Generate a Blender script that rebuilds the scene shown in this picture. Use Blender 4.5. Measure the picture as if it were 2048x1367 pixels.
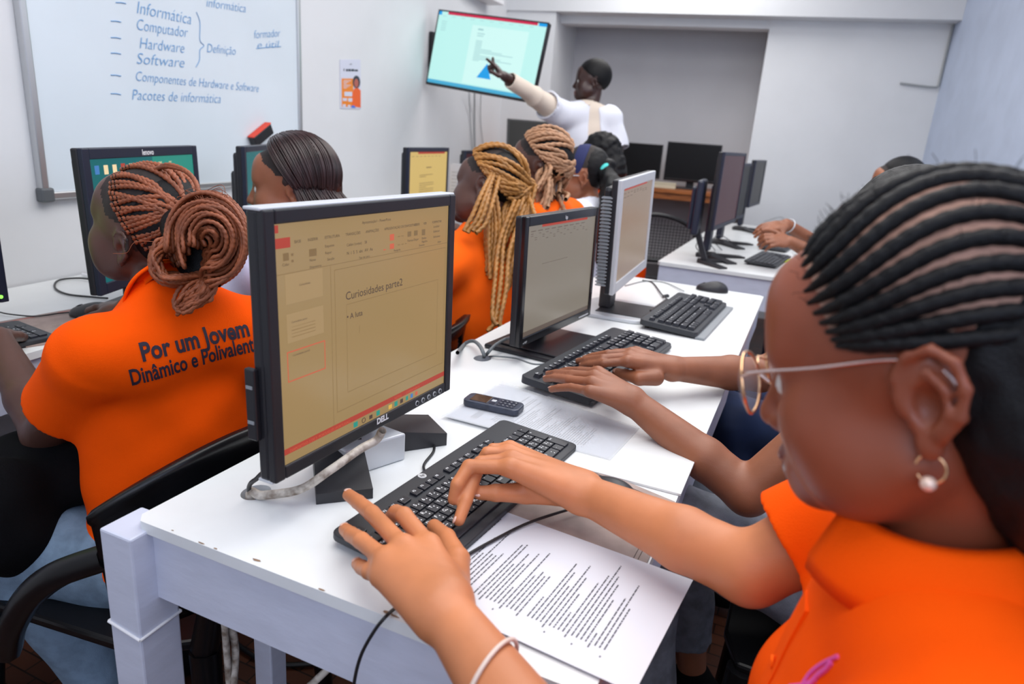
import bpy, bmesh, math, random
import numpy as np
from mathutils import Vector, Matrix
random.seed(7); rng = np.random.default_rng(7)
SC = bpy.context.scene; COL = SC.collection
for o in list(bpy.data.objects): bpy.data.objects.remove(o)

# ---------------------------------------------------------------- camera
YAW, PITCH, ROLL = 0.39454334, 0.29496308, 0.07404195
CAM = np.array([0.0, 0.0, 1.253]); FPX = 1365.0; CXP, CYP = 1024.0, 683.5
_f = np.array([-math.sin(YAW)*math.cos(PITCH), math.cos(YAW)*math.cos(PITCH), -math.sin(PITCH)])
_r0 = np.array([math.cos(YAW), math.sin(YAW), 0.0]); _u0 = np.cross(_r0, _f)
_r = math.cos(ROLL)*_r0+math.sin(ROLL)*_u0; _u = -math.sin(ROLL)*_r0+math.cos(ROLL)*_u0
cam_data = bpy.data.cameras.new('camera'); cam = bpy.data.objects.new('camera', cam_data); COL.objects.link(cam)
cam_data.sensor_width = 36; cam_data.lens = FPX/2048*36; cam_data.clip_start = 0.02; cam_data.clip_end = 60
M4 = Matrix(((_r[0], _u[0], -_f[0], CAM[0]), (_r[1], _u[1], -_f[1], CAM[1]), (_r[2], _u[2], -_f[2], CAM[2]), (0, 0, 0, 1)))
cam.matrix_world = M4
cam_data.dof.use_dof = True; cam_data.dof.focus_distance = 1.12; cam_data.dof.aperture_fstop = 4.5
SC.camera = cam

# ---------------------------------------------------------------- light and exposure
SC.view_settings.view_transform = 'Standard'; SC.view_settings.look = 'None'
SC.view_settings.exposure = 0.0; SC.view_settings.gamma = 1.0; SC.view_settings.use_curve_mapping = False
wd = bpy.data.worlds.new('world'); SC.world = wd; wd.use_nodes = True
wd.node_tree.nodes['Background'].inputs[0].default_value = (0.72, 0.79, 1.0, 1)
wd.node_tree.nodes['Background'].inputs[1].default_value = 0.48
def area(name, loc, target, sx, sy, power, color):
    l = bpy.data.lights.new(name, 'AREA'); l.shape = 'RECTANGLE'; l.size = sx; l.size_y = sy; l.energy = power; l.color = color
    o = bpy.data.objects.new(name, l); COL.objects.link(o); o.location = loc
    o.rotation_euler = (Vector(target)-Vector(loc)).to_track_quat('-Z', 'Y').to_euler(); return o
area('ceiling_lamp_light', (-0.35, 1.7, 2.75), (-0.35, 1.7, 0), 1.6, 3.8, 74, (1.0, 0.98, 0.96))
area('fill_light', (0.85, 2.6, 1.95), (-0.9, 2.2, 0.8), 2.4, 1.1, 13, (0.90, 0.95, 1.0))  # soft area light from the right, with no window in that wall
area('ceiling_lamp_light', (-1.0, 4.6, 2.75), (-1.0, 4.8, 0), 1.2, 1.0, 22, (1.0, 0.98, 0.96))

area('fill_light', (0.2, -1.0, 1.9), (-0.6, 2.0, 0.9), 2.6, 1.1, 24, (0.66, 0.76, 1.0))  # added bluish fill behind the camera, belongs to no window
# ---------------------------------------------------------------- pixel / point helpers used to survey the room
def ray(px, py): return _f+_r*(px-CXP)/FPX-_u*(py-CYP)/FPX
def W(px, py, t): return CAM+ray(px, py)*t                     # point at depth t
def Z(px, py, z=0.75):
    d = ray(px, py); return CAM+d*((z-CAM[2])/d[2])             # point on a horizontal plane
def XP(px, py, x):
    d = ray(px, py); return CAM+d*(x/d[0])
def YP(px, py, y):
    d = ray(px, py); return CAM+d*(y/d[1])
def V(*a): return np.array(a, float)
def nrm(v): v = np.asarray(v, float); return v/np.linalg.norm(v)
def project(P):
    d = np.asarray(P)-CAM; z = d@_f; return (CXP+FPX*(d@_r)/z, CYP-FPX*(d@_u)/z)

# ---------------------------------------------------------------- materials
def mat(name, col, rough=0.5, metal=0.0, spec=0.5, noise=0.0, nscale=20, bump=0.0, bscale=200, emit=None, estr=0, coat=0, alpha=None, trans=0, col2=None, stretch=None, sheen=0):
    m = bpy.data.materials.new(name); m.use_nodes = True; nt = m.node_tree; b = nt.nodes['Principled BSDF']
    b.inputs['Base Color'].default_value = (*col, 1); b.inputs['Roughness'].default_value = rough; b.inputs['Metallic'].default_value = metal
    b.inputs['Specular IOR Level'].default_value = spec; b.inputs['Coat Weight'].default_value = coat
    b.inputs['Sheen Weight'].default_value = sheen
    tc = nt.nodes.new('ShaderNodeTexCoord'); mp = nt.nodes.new('ShaderNodeMapping'); nt.links.new(tc.outputs['Object'], mp.inputs[0])
    if stretch: mp.inputs['Scale'].default_value = stretch
    if noise or col2:
        n = nt.nodes.new('ShaderNodeTexNoise'); n.inputs['Scale'].default_value = nscale; n.inputs['Detail'].default_value = 5
        nt.links.new(mp.outputs[0], n.inputs[0]); r = nt.nodes.new('ShaderNodeValToRGB')
        c2 = col2 if col2 else tuple(c*(1-noise) for c in col)
        r.color_ramp.elements[0].color = (*c2, 1); r.color_ramp.elements[1].color = (*col, 1)
        r.color_ramp.elements[0].position = 0.35; r.color_ramp.elements[1].position = 0.6
        nt.links.new(n.outputs[0], r.inputs[0]); nt.links.new(r.outputs[0], b.inputs['Base Color'])
    if bump:
        n2 = nt.nodes.new('ShaderNodeTexNoise'); n2.inputs['Scale'].default_value = bscale; n2.inputs['Detail'].default_value = 3
        nt.links.new(mp.outputs[0], n2.inputs[0]); bp = nt.nodes.new('ShaderNodeBump'); bp.inputs['Strength'].default_value = bump; bp.inputs['Distance'].default_value = 0.002
        nt.links.new(n2.outputs[0], bp.inputs['Height']); nt.links.new(bp.outputs[0], b.inputs['Normal'])
    if emit:
        b.inputs['Emission Color'].default_value = (*emit, 1); b.inputs['Emission Strength'].default_value = estr
    if trans:
        b.inputs['Transmission Weight'].default_value = trans; b.inputs['IOR'].default_value = 1.3
    if alpha is not None: b.inputs['Alpha'].default_value = alpha
    return m
MT = {}
def setmats():
    A = MT
    A['wall'] = mat('wall_paint', (0.74, 0.755, 0.775), 0.6, noise=0.04, nscale=3, bump=0.15, bscale=60)
    A['wall_blue'] = mat('wall_paint_blue', (0.50, 0.57, 0.72), 0.6, noise=0.08, nscale=5, bump=0.2, bscale=40)
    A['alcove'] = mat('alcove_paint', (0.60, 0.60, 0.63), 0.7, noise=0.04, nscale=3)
    A['ceil'] = mat('ceiling_paint', (0.75, 0.76, 0.78), 0.7)
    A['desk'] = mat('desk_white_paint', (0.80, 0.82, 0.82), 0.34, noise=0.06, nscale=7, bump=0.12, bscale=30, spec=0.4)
    A['desk_side_shaded'] = mat('desk_paint_shaded', (0.62, 0.65, 0.77), 0.45, noise=0.06, nscale=14, bump=0.3, bscale=25, stretch=(1, 1, 3))  # side paint, darkened and blued with the shade on upright faces
    A['chip'] = mat('bare_wood_chip', (0.28, 0.17, 0.10), 0.7, noise=0.4, nscale=60)
    A['wood'] = mat('orange_wood', (0.42, 0.13, 0.03), 0.4, noise=0.4, nscale=8, stretch=(1, 8, 8))
    A['board'] = mat('whiteboard_face', (0.70, 0.78, 0.84), 0.18, spec=0.5, noise=0.05, nscale=2)
    A['alu'] = mat('aluminium', (0.55, 0.56, 0.57), 0.35, 0.8)
    A['cornergrey'] = mat('grey_plastic', (0.10, 0.11, 0.12), 0.5)
    A['ink'] = mat('blue_marker_ink', (0.16, 0.36, 0.64), 0.6)
    A['black'] = mat('black_plastic', (0.012, 0.012, 0.016), 0.42, bump=0.08, bscale=900)
    A['black_gloss'] = mat('black_gloss_plastic', (0.008, 0.008, 0.010), 0.18)
    A['navyblack'] = mat('blue_black_plastic', (0.012, 0.016, 0.035), 0.4)
    A['key'] = mat('keycap', (0.014, 0.016, 0.024), 0.38, bump=0.05, bscale=600)
    A['keyplate'] = mat('keyboard_plate', (0.022, 0.025, 0.032), 0.45, bump=0.05, bscale=600)
    A['legend'] = mat('keycap_legend', (0.8, 0.82, 0.85), 0.5)
    A['silver'] = mat('silver_plastic', (0.60, 0.62, 0.65), 0.35, 0.25)
    A['grey'] = mat('grey_plastic_mid', (0.26, 0.28, 0.30), 0.45)
    A['charcoal'] = mat('charcoal_plastic', (0.028, 0.028, 0.033), 0.5, noise=0.35, nscale=9)
    A['white'] = mat('white_plastic', (0.8, 0.8, 0.82), 0.4)
    A['paper'] = mat('paper', (0.70, 0.72, 0.78), 0.6)
    A['printink'] = mat('printed_ink', (0.10, 0.10, 0.12), 0.8)
    A['sleevep'] = mat('clear_sleeve', (0.8, 0.83, 0.87), 0.12, spec=0.7, alpha=0.35)
    A['mat'] = mat('brown_leatherette', (0.36, 0.27, 0.24), 0.6, noise=0.2, nscale=30)
    A['matline'] = mat('dark_stitch', (0.10, 0.06, 0.05), 0.7)
    A['cable'] = mat('black_cable', (0.012, 0.012, 0.014), 0.4)
    A['cable_grey'] = mat('grey_cable', (0.16, 0.18, 0.19), 0.5)
    A['cable_white'] = mat('dirty_white_cable', (0.62, 0.57, 0.50), 0.55, noise=0.6, nscale=60, col2=(0.20, 0.15, 0.11))
    A['wallcable'] = mat('wall_cable', (0.35, 0.37, 0.38), 0.5)
    A['chair'] = mat('black_chair_plastic', (0.004, 0.004, 0.005), 0.32, spec=.35)
    A['orange'] = mat('orange_pique', (1.0, 0.095, 0.001), 0.85, noise=0.06, nscale=8, bump=0.35, bscale=700, spec=0.08)
    A['orange2'] = mat('orange_pique_yellow', (1.0, 0.13, 0.002), 0.85, noise=0.08, nscale=8, bump=0.3, bscale=500, spec=0.2)
    A['navytext'] = mat('navy_print', (0.020, 0.012, 0.030), 0.6)
    A['pink'] = mat('magenta_print', (0.75, 0.10, 0.45), 0.6)
    A['lilac'] = mat('lilac_cotton', (0.60, 0.62, 0.85), 0.8, noise=0.05, nscale=8, bump=0.2, bscale=400)
    A['whitecloth'] = mat('white_cotton', (0.78, 0.80, 0.90), 0.8, bump=0.2, bscale=400)
    A['coat'] = mat('lab_coat', (0.74, 0.76, 0.84), 0.8, bump=0.2, bscale=300)
    A['cream'] = mat('cream_shirt', (0.72, 0.62, 0.52), 0.8, bump=0.2, bscale=300)
    A['jeans'] = mat('light_blue_denim', (0.20, 0.30, 0.42), 0.85, noise=0.25, nscale=40, bump=0.3, bscale=600)
    A['greyjeans'] = mat('grey_denim', (0.20, 0.22, 0.26), 0.85, noise=0.35, nscale=30, bump=0.3, bscale=600)
    A['navycloth'] = mat('navy_cloth', (0.008, 0.022, 0.075), 0.85, noise=0.3, nscale=15)
    A['blackcloth'] = mat('black_cloth', (0.004, 0.004, 0.005), 0.9, spec=.1, bump=0.3, bscale=300)
    A['skinA'] = mat('skin_amber_brown', (0.60, 0.220, 0.092), 0.45, noise=0.16, nscale=14, bump=0.10, bscale=900, spec=0.4)
    A['skinAface_shaded'] = mat('skin_face_shaded', (0.25, 0.062, 0.027), 0.42, noise=0.16, nscale=14, bump=0.05, bscale=700, spec=0.5)  # same girl's skin as her arms, shadow and red bounce put into the colour
    A['skinB'] = mat('skin_brown', (0.30, 0.108, 0.052), 0.45, noise=0.2, nscale=16, bump=0.12, bscale=900, spec=0.45)
    A['skinD'] = mat('skin_dark_brown', (0.095, 0.040, 0.028), 0.42, noise=0.2, nscale=14, bump=0.05, bscale=700, spec=0.5)
    A['skinE'] = mat('skin_deep_brown', (0.045, 0.018, 0.014), 0.38, noise=0.2, nscale=14, spec=0.5)
    A['nailA'] = mat('fingernail', (0.85, 0.55, 0.46), 0.25)
    A['nailB'] = mat('fingernail_brown', (0.50, 0.27, 0.20), 0.25)
    A['lipA'] = mat('lip', (0.16, 0.045, 0.045), 0.35)
    A['eyew'] = mat('eye_white', (0.6, 0.58, 0.56), 0.2)
    A['iris'] = mat('iris_dark', (0.01, 0.006, 0.005), 0.1)
    A['scalp'] = mat('scalp_stubble', (0.44, 0.24, 0.17), 0.6, noise=0.25, nscale=90)
    A['scalpD'] = mat('scalp_black_stubble', (0.020, 0.012, 0.010), 0.7, noise=0.4, nscale=90)
    A['hair'] = mat('black_hair', (0.004, 0.004, 0.005), 0.5, spec=0.22, bump=0.5, bscale=500)
    A['hairb'] = mat('dark_brown_hair', (0.040, 0.018, 0.018), 0.34, spec=0.45, noise=0.6, nscale=60, stretch=(1, 1, .1))
    A['copper'] = mat('copper_braid_hair', (0.30, 0.080, 0.028), 0.5, noise=0.35, nscale=40, bump=0.3, bscale=900)
    A['gold'] = mat('golden_braid_hair', (0.42, 0.185, 0.040), 0.5, noise=0.35, nscale=40)
    A['sand'] = mat('sandy_braid_hair', (0.42, 0.22, 0.115), 0.55, noise=0.3, nscale=40)
    A['gold_metal'] = mat('gold_metal', (0.90, 0.55, 0.30), 0.18, 1.0)
    A['rose_metal'] = mat('silver_rose_metal', (0.75, 0.62, 0.58), 0.22, 1.0)
    A['lens'] = mat('spectacle_lens', (0.9, 0.95, 1.0), 0.02, alpha=0.12)
    A['pearl'] = mat('pearl', (0.85, 0.62, 0.5), 0.2, 0.3)
    A['teal'] = mat('teal_scrunchie', (0.06, 0.55, 0.52), 0.7)
    A['pinkcord'] = mat('pale_bracelet', (0.72, 0.58, 0.50), 0.5)
    A['red'] = mat('eraser_red', (0.75, 0.06, 0.03), 0.6)
    A['postw'] = mat('poster_paper', (0.66, 0.68, 0.80), 0.5)
    A['posto'] = mat('poster_orange', (0.85, 0.25, 0.02), 0.5)
    A['postr'] = mat('poster_red_orange', (0.85, 0.13, 0.02), 0.5)
    A['postd'] = mat('poster_dark', (0.02, 0.03, 0.05), 0.5)
    A['posts'] = mat('poster_skin', (0.45, 0.12, 0.09), 0.5)
    A['postb'] = mat('poster_blue', (0.05, 0.2, 0.7), 0.5)
    A['lime'] = mat('lime_cover', (0.45, 0.62, 0.02), 0.5)
    A['green_led'] = mat('green_led', (0.1, 0.8, 0.05), 0.4, emit=(0.3, 1, 0.1), estr=1.5)
    A['phone'] = mat('phone_blue_grey', (0.045, 0.055, 0.085), 0.35, noise=0.4, nscale=60)
    A['phonescr'] = mat('phone_screen', (0.08, 0.05, 0.04), 0.1, noise=0.5, nscale=50)
    A['cream_plastic'] = mat('cream_plastic', (0.62, 0.55, 0.40), 0.5)
setmats()
def emis(name, col, s=1.0, rough=0.25, spec=0.5):
    return mat(name, tuple(c*0.15 for c in col), rough, emit=col, estr=s, spec=spec)
def floor_mat():
    m = mat('dark_parquet', (0.10, 0.035, 0.018), 0.4); nt = m.node_tree; b = nt.nodes['Principled BSDF']
    tc = nt.nodes.new('ShaderNodeTexCoord'); br = nt.nodes.new('ShaderNodeTexBrick'); br.inputs['Scale'].default_value = 6
    br.inputs['Color1'].default_value = (0.11, 0.035, 0.016, 1); br.inputs['Color2'].default_value = (0.065, 0.022, 0.012, 1); br.inputs['Mortar'].default_value = (0.01, 0.005, 0.004, 1)
    br.inputs['Mortar Size'].default_value = 0.012; nt.links.new(tc.outputs['Object'], br.inputs[0]); nt.links.new(br.outputs[0], b.inputs['Base Color']); return m
MT['floor'] = floor_mat()
# ---------------------------------------------------------------- object helpers
def tag(o, label=None, cat=None, group=None, kind=None):
    if label: o['label'] = label
    if cat: o['category'] = cat
    if group: o['group'] = group
    if kind: o['kind'] = kind
    return o
def empty(name, loc, label, cat, group=None, rz=0.0, rx=0.0):
    o = bpy.data.objects.new(name, None); COL.objects.link(o); o.location = loc; o.rotation_euler = (rx, 0, rz)
    o.empty_display_size = 0.05; tag(o, label, cat, group); return o
def link(name, me, parent=None, loc=None, rot=None):
    o = bpy.data.objects.new(name, me); COL.objects.link(o)
    if parent: o.parent = parent
    if loc is not None: o.location = loc
    if rot is not None: o.rotation_euler = rot
    return o
def raw(name, verts, faces, mats, mi=None, smooth=False, parent=None, origin=None):
    """numpy verts + list/array faces -> object. verts in parent's space; origin moves the object's own origin."""
    v = np.asarray(verts, float)
    org = np.zeros(3) if origin is None else np.asarray(origin, float)
    me = bpy.data.meshes.new(name)
    if isinstance(faces, np.ndarray):
        n, k = faces.shape
        me.vertices.add(len(v)); me.vertices.foreach_set('co', (v-org).ravel())
        me.loops.add(n*k); me.loops.foreach_set('vertex_index', faces.ravel().astype(np.int32))
        me.polygons.add(n); me.polygons.foreach_set('loop_start', np.arange(n, dtype=np.int32)*k); me.polygons.foreach_set('loop_total', np.full(n, k, np.int32))
        me.update(calc_edges=True); me.validate()
    else:
        me.from_pydata([tuple(x) for x in (v-org)], [], faces); me.update()
    for m in (mats if isinstance(mats, (list, tuple)) else [mats]): me.materials.append(MT[m] if isinstance(m, str) else m)
    if mi is not None: me.polygons.foreach_set('material_index', np.asarray(mi, dtype=np.int32))
    if smooth: me.polygons.foreach_set('use_smooth', np.ones(len(me.polygons), bool))
    return link(name, me, parent, tuple(org))
class MB:
    """collects simple shapes and links them as ONE mesh object"""
    def __init__(s): s.v = []; s.f = []; s.m = []; s.sm = []
    def add(s, verts, faces, mi=0, sm=False):
        o = len(s.v); s.v += [tuple(map(float, q)) for q in verts]; s.f += [tuple(i+o for i in f) for f in faces]; s.m += [mi]*len(faces); s.sm += [sm]*len(faces)
    def box(s, a, b, mi=0, R=None, c=None, bev=0.0):
        a = np.minimum(a, b).astype(float) if False else np.array(a, float); b = np.array(b, float)
        lo, hi = np.minimum(a, b), np.maximum(a, b); bev = min(bev, float((hi-lo).min())/2.01)
        bm = bmesh.new(); r = bmesh.ops.create_cube(bm, size=1)
        for q in bm.verts: q.co = Vector([(lo[i]+hi[i])/2+q.co[i]*(hi[i]-lo[i]) for i in range(3)])
        if bev > 0: bmesh.ops.bevel(bm, geom=bm.edges[:], offset=bev, segments=2, profile=0.5, affect='EDGES')
        s.bm(bm, mi, R, c)
    def bm(s, bm, mi=0, R=None, c=None, sm=False):
        bm.verts.index_update(); vs = np.array([tuple(q.co) for q in bm.verts])
        if R is not None: vs = vs@np.asarray(R).T
        if c is not None: vs = vs+np.asarray(c)
        s.add(vs, [[q.index for q in f.verts] for f in bm.faces], mi, sm); bm.free()
    def cyl(s, a, b, r1, r2=None, n=20, mi=0, cap=True, sm=True):
        r2 = r1 if r2 is None else r2; a = np.array(a, float); b = np.array(b, float); d = nrm(b-a)
        x = nrm(np.cross(d, [0, 0, 1] if abs(d[2]) < .9 else [1, 0, 0])); y = np.cross(d, x)
        vs = []; 
        for P, r in ((a, r1), (b, r2)):
            for i in range(n): t = 2*math.pi*i/n; vs.append(P+r*(x*math.cos(t)+y*math.sin(t)))
        o = [(i, (i+1) % n, n+(i+1) % n, n+i) for i in range(n)]
        s.add(vs, o, mi, sm)
        if cap: s.add(vs, [tuple(range(n-1, -1, -1)), tuple(range(n, 2*n))], mi)
    def tube(s, pts, r, n=8, mi=0, cap=True):
        v, f = tube_arrays(pts, r, n); s.add(v, [tuple(q) for q in f], mi, True)
        if cap:
            k = len(pts); s.add(v[:n], [tuple(range(n-1, -1, -1))], mi); s.add(v[-n:], [tuple(range(n))], mi)
    def quad(s, pts, mi=0): s.add(pts, [tuple(range(len(pts)))], mi)
    def prism(s, poly, z0, z1, mi=0, axis=2, bev=0.0):
        """extrude 2-D polygon (ccw) along axis"""
        bm = bmesh.new()
        def co(p, z): return {2: (p[0], p[1], z), 1: (p[0], z, p[1]), 0: (z, p[0], p[1])}[axis]
        lo = [bm.verts.new(co(p, z0)) for p in poly]; hi = [bm.verts.new(co(p, z1)) for p in poly]; n = len(poly)
        bm.faces.new(lo[::-1]); bm.faces.new(hi)
        for i in range(n): bm.faces.new((lo[i], lo[(i+1) % n], hi[(i+1) % n], hi[i]))
        bmesh.ops.recalc_face_normals(bm, faces=bm.faces[:])
        if bev: bmesh.ops.bevel(bm, geom=[e for e in bm.edges], offset=bev, segments=2, profile=0.5, affect='EDGES')
        s.bm(bm, mi)
    def text(s, string, size, origin, right, up, mi=0, bold=0.0, align='LEFT', shear=0.0, width=1.0, lift=0.0, zthick=0.0):
        vs, fs = text_mesh(string, bold, align, shear)
        if len(vs) == 0: return
        right = np.array(right, float); up = np.array(up, float); n = nrm(np.cross(right, up))
        s.add(np.array(origin)+lift*n+size*(vs[:, :1]*right*width+vs[:, 1:2]*up), fs, mi)
    def build(s, name, mats, parent=None, origin=None, smooth=None):
        v = np.array(s.v); org = np.zeros(3) if origin is None else np.array(origin, float)
        me = bpy.data.meshes.new(name); me.from_pydata([tuple(q) for q in v-org], [], s.f)
        for m in (mats if isinstance(mats, (list, tuple)) else [mats]): me.materials.append(MT[m] if isinstance(m, str) else m)
        me.polygons.foreach_set('material_index', np.array(s.m, dtype=np.int32)); me.polygons.foreach_set('use_smooth', np.array(s.sm, dtype=bool)); me.update()
        return link(name, me, parent, tuple(org))
_tc = {}
def text_mesh(string, bold=0.0, align='LEFT', shear=0.0):
    k = (string, bold, align, shear)
    if k in _tc: return _tc[k]
    cu = bpy.data.curves.new('t', 'FONT'); cu.body = string; cu.offset = bold; cu.align_x = align; cu.shear = shear; cu.resolution_u = 3
    o = bpy.data.objects.new('t', cu); COL.objects.link(o); dg = bpy.context.evaluated_depsgraph_get(); dg.update()
    me = bpy.data.meshes.new_from_object(o.evaluated_get(dg)); 
    v = np.array([tuple(q.co) for q in me.vertices]).reshape(-1, 3); f = [tuple(p.vertices) for p in me.polygons]
    bpy.data.objects.remove(o); bpy.data.curves.remove(cu); bpy.data.meshes.remove(me)
    _tc[k] = (v[:, :2], f); return _tc[k]
def frames(P):
    P = np.asarray(P, float); T = np.gradient(P, axis=0); T /= np.linalg.norm(T, axis=1, keepdims=True)+1e-12
    X = np.zeros_like(P); x = np.cross(T[0], [0, 0, 1.] if abs(T[0][2]) < .9 else [1., 0, 0]); x /= np.linalg.norm(x)
    for i in range(len(P)):
        x = x-T[i]*(x@T[i]); n = np.linalg.norm(x); x = x/n if n > 1e-9 else X[i-1]; X[i] = x
    return T, X, np.cross(T, X)
def tube_arrays(P, r, n=8, pat=None):
    """pat(s, theta)->radius factor, s = arc length"""
    P = np.asarray(P, float); T, X, Y = frames(P); k = len(P)
    s = np.concatenate([[0], np.cumsum(np.linalg.norm(np.diff(P, axis=0), axis=1))])
    th = np.arange(n)*2*math.pi/n; r = np.broadcast_to(np.asarray(r, float), (k,))
    R = r[:, None]*np.ones((1, n))
    if pat: R = R*pat(s[:, None], th[None, :])
    v = P[:, None, :]+R[..., None]*(X[:, None, :]*np.cos(th)[None, :, None]+Y[:, None, :]*np.sin(th)[None, :, None])
    i = np.arange(k-1)[:, None]*n; j = np.arange(n)[None, :]; j2 = (j+1) % n
    f = np.stack([i+j, i+j2, i+n+j2, i+n+j], -1).reshape(-1, 4)
    return v.reshape(-1, 3), f
def smooth_path(pts, n=40):
    """Catmull-Rom through points"""
    P = np.asarray(pts, float); P = np.vstack([2*P[0]-P[1], P, 2*P[-1]-P[-2]]); m = len(P)-3; out = []
    for i in range(m):
        k = max(2, int(n/m)); t = np.linspace(0, 1, k, endpoint=(i == m-1))[:, None]; a, b, c, d = P[i:i+4]
        out.append(0.5*((2*b)+(-a+c)*t+(2*a-5*b+4*c-d)*t**2+(-a+3*b-3*c+d)*t**3))
    return np.vstack(out)
def resample(P, step):
    P = np.asarray(P, float); s = np.concatenate([[0], np.cumsum(np.linalg.norm(np.diff(P, axis=0), axis=1))]); k = max(3, int(s[-1]/step)+1)
    t = np.linspace(0, s[-1], k); return np.stack([np.interp(t, s, P[:, i]) for i in range(3)], 1)
def tubes(name, paths, r, mats, parent=None, n=7, step=None, pat=None, taper=0.0, origin=None):
    vs, fs, off = [], [], 0
    for q, P in enumerate(paths):
        if step: P = resample(P, step)
        rr = r[q] if isinstance(r, (list, np.ndarray)) else r
        rad = rr*np.ones(len(P)); 
        if taper: rad *= np.minimum(1, (1-np.linspace(0, 1, len(P)))*len(P)/max(1, len(P)*taper)+0.25)
        v, f = tube_arrays(P, rad, n, pat); vs.append(v); fs.append(f+off); off += len(v)
    return raw(name, np.vstack(vs), np.vstack(fs), mats, smooth=True, parent=parent, origin=origin)
def rope(P_=0.012, a=0.22): return lambda s, th: (1-a)+2*a*np.abs(np.cos(th-math.pi*s/P_))
def braid(P_=0.009, a=0.20): return lambda s, th: (1-a)+1.6*a*np.abs(np.sin(math.pi*s/P_+np.abs(((th+math.pi) % (2*math.pi))-math.pi)))
def cable(name, pts, r, m, label, cat='cable', n=60, parent=None):
    P = smooth_path(pts, n); o = tubes(name, [P], r, m, parent=parent, n=8, origin=P[0] if parent is None else None)
    if parent is None: tag(o, label, cat)
    return o
def copy_tree(o, parent=None):
    c = o.copy(); COL.objects.link(c); c.parent = parent
    for ch in list(o.children): copy_tree(ch, c)
    return c
# ---------------------------------------------------------------- signed-distance modelling
class Prim:
    __slots__ = ('fn', 'c', 'r', 'k', 'mode')
    def __init__(s, fn, c, r, k, mode): s.fn, s.c, s.r, s.k, s.mode = fn, np.asarray(c, float), r, k, mode
def P_cap(a, b, ra, rb=None, k=0.01, mode='add'):
    a = np.asarray(a, float); b = np.asarray(b, float); rb = ra if rb is None else rb; ba = b-a; L2 = max(ba@ba, 1e-12)
    def fn(p):
        t = np.clip((p-a)@ba/L2, 0, 1); q = p-a-t[..., None]*ba; return np.sqrt((q*q).sum(-1))-(ra+(rb-ra)*t)
    return Prim(fn, (a+b)/2, math.sqrt(L2)/2+max(ra, rb), k, mode)
def P_cone(a, b, ra, rb, k=0.01, mode='add', ex=1.0, exdir=None):
    """flat-ended cone; ex squashes radius along exdir"""
    a = np.asarray(a, float); b = np.asarray(b, float); h = np.linalg.norm(b-a); d = (b-a)/h
    def fn(p):
        q = p-a; s = q@d; w = q-s[..., None]*d
        if exdir is not None:
            e = w@exdir; w = w+(e*(1/ex-1))[..., None]*exdir
        rr = np.sqrt((w*w).sum(-1)); t = np.clip(s/h, 0, 1); dr = rr-(ra+(rb-ra)*t); da = np.abs(s-h/2)-h/2
        return np.minimum(np.maximum(dr, da), 0)+np.sqrt(np.maximum(dr, 0)**2+np.maximum(da, 0)**2)
    return Prim(fn, (a+b)/2, h/2+max(ra, rb)*max(1, ex), k, mode)
def P_ell(c, r, R=None, k=0.01, mode='add'):
    """R columns = local axes in world"""
    c = np.asarray(c, float); r = np.asarray(r, float); R = np.eye(3) if R is None else np.asarray(R, float)
    def fn(p):
        q = (p-c)@R; k0 = np.sqrt(((q/r)**2).sum(-1)); k1 = np.sqrt(((q/r**2)**2).sum(-1))+1e-9; return k0*(k0-1)/k1
    return Prim(fn, c, r.max(), k, mode)
def P_box(c, h, R=None, rad=0.003, k=0.005, mode='add'):
    c = np.asarray(c, float); h = np.asarray(h, float)-rad; R = np.eye(3) if R is None else np.asarray(R, float)
    def fn(p):
        q = np.abs((p-c)@R)-h; return np.sqrt((np.maximum(q, 0)**2).sum(-1))+np.minimum(q.max(-1), 0)-rad
    return Prim(fn, c, float(np.linalg.norm(h))+rad, k, mode)
def P_plane(n, pt, mode='int', k=0.002):
    n = nrm(n); pt = np.asarray(pt, float)
    return Prim(lambda p: (p-pt)@n, pt, 1e9, k, mode)
def chain(pts, rad, k=0.004, k0=None):
    out = []
    for i in range(len(pts)-1): out.append(P_cap(pts[i], pts[i+1], rad[i], rad[i+1], k0 if (k0 is not None and i == 0) else k))
    return out
def P_disp(fn): return Prim(fn, (0, 0, 0), 1e9, 0, 'disp')
def fold(D, d, k, mode):
    if mode == 'disp': return D+d
    if mode == 'add':
        h = np.clip(0.5+0.5*(D-d)/k, 0, 1); return D*(1-h)+d*h-k*h*(1-h)
    if mode == 'sub': d = -d
    h = np.clip(0.5-0.5*(D-d)/k, 0, 1); return D*(1-h)+d*h+k*h*(1-h)
def field(prims, P, disp=None):
    D = np.full(P.shape[:-1], 1.0)
    for q in prims: D = fold(D, q.fn(P), q.k, q.mode)
    if disp: D = D+disp(P)
    return D
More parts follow.
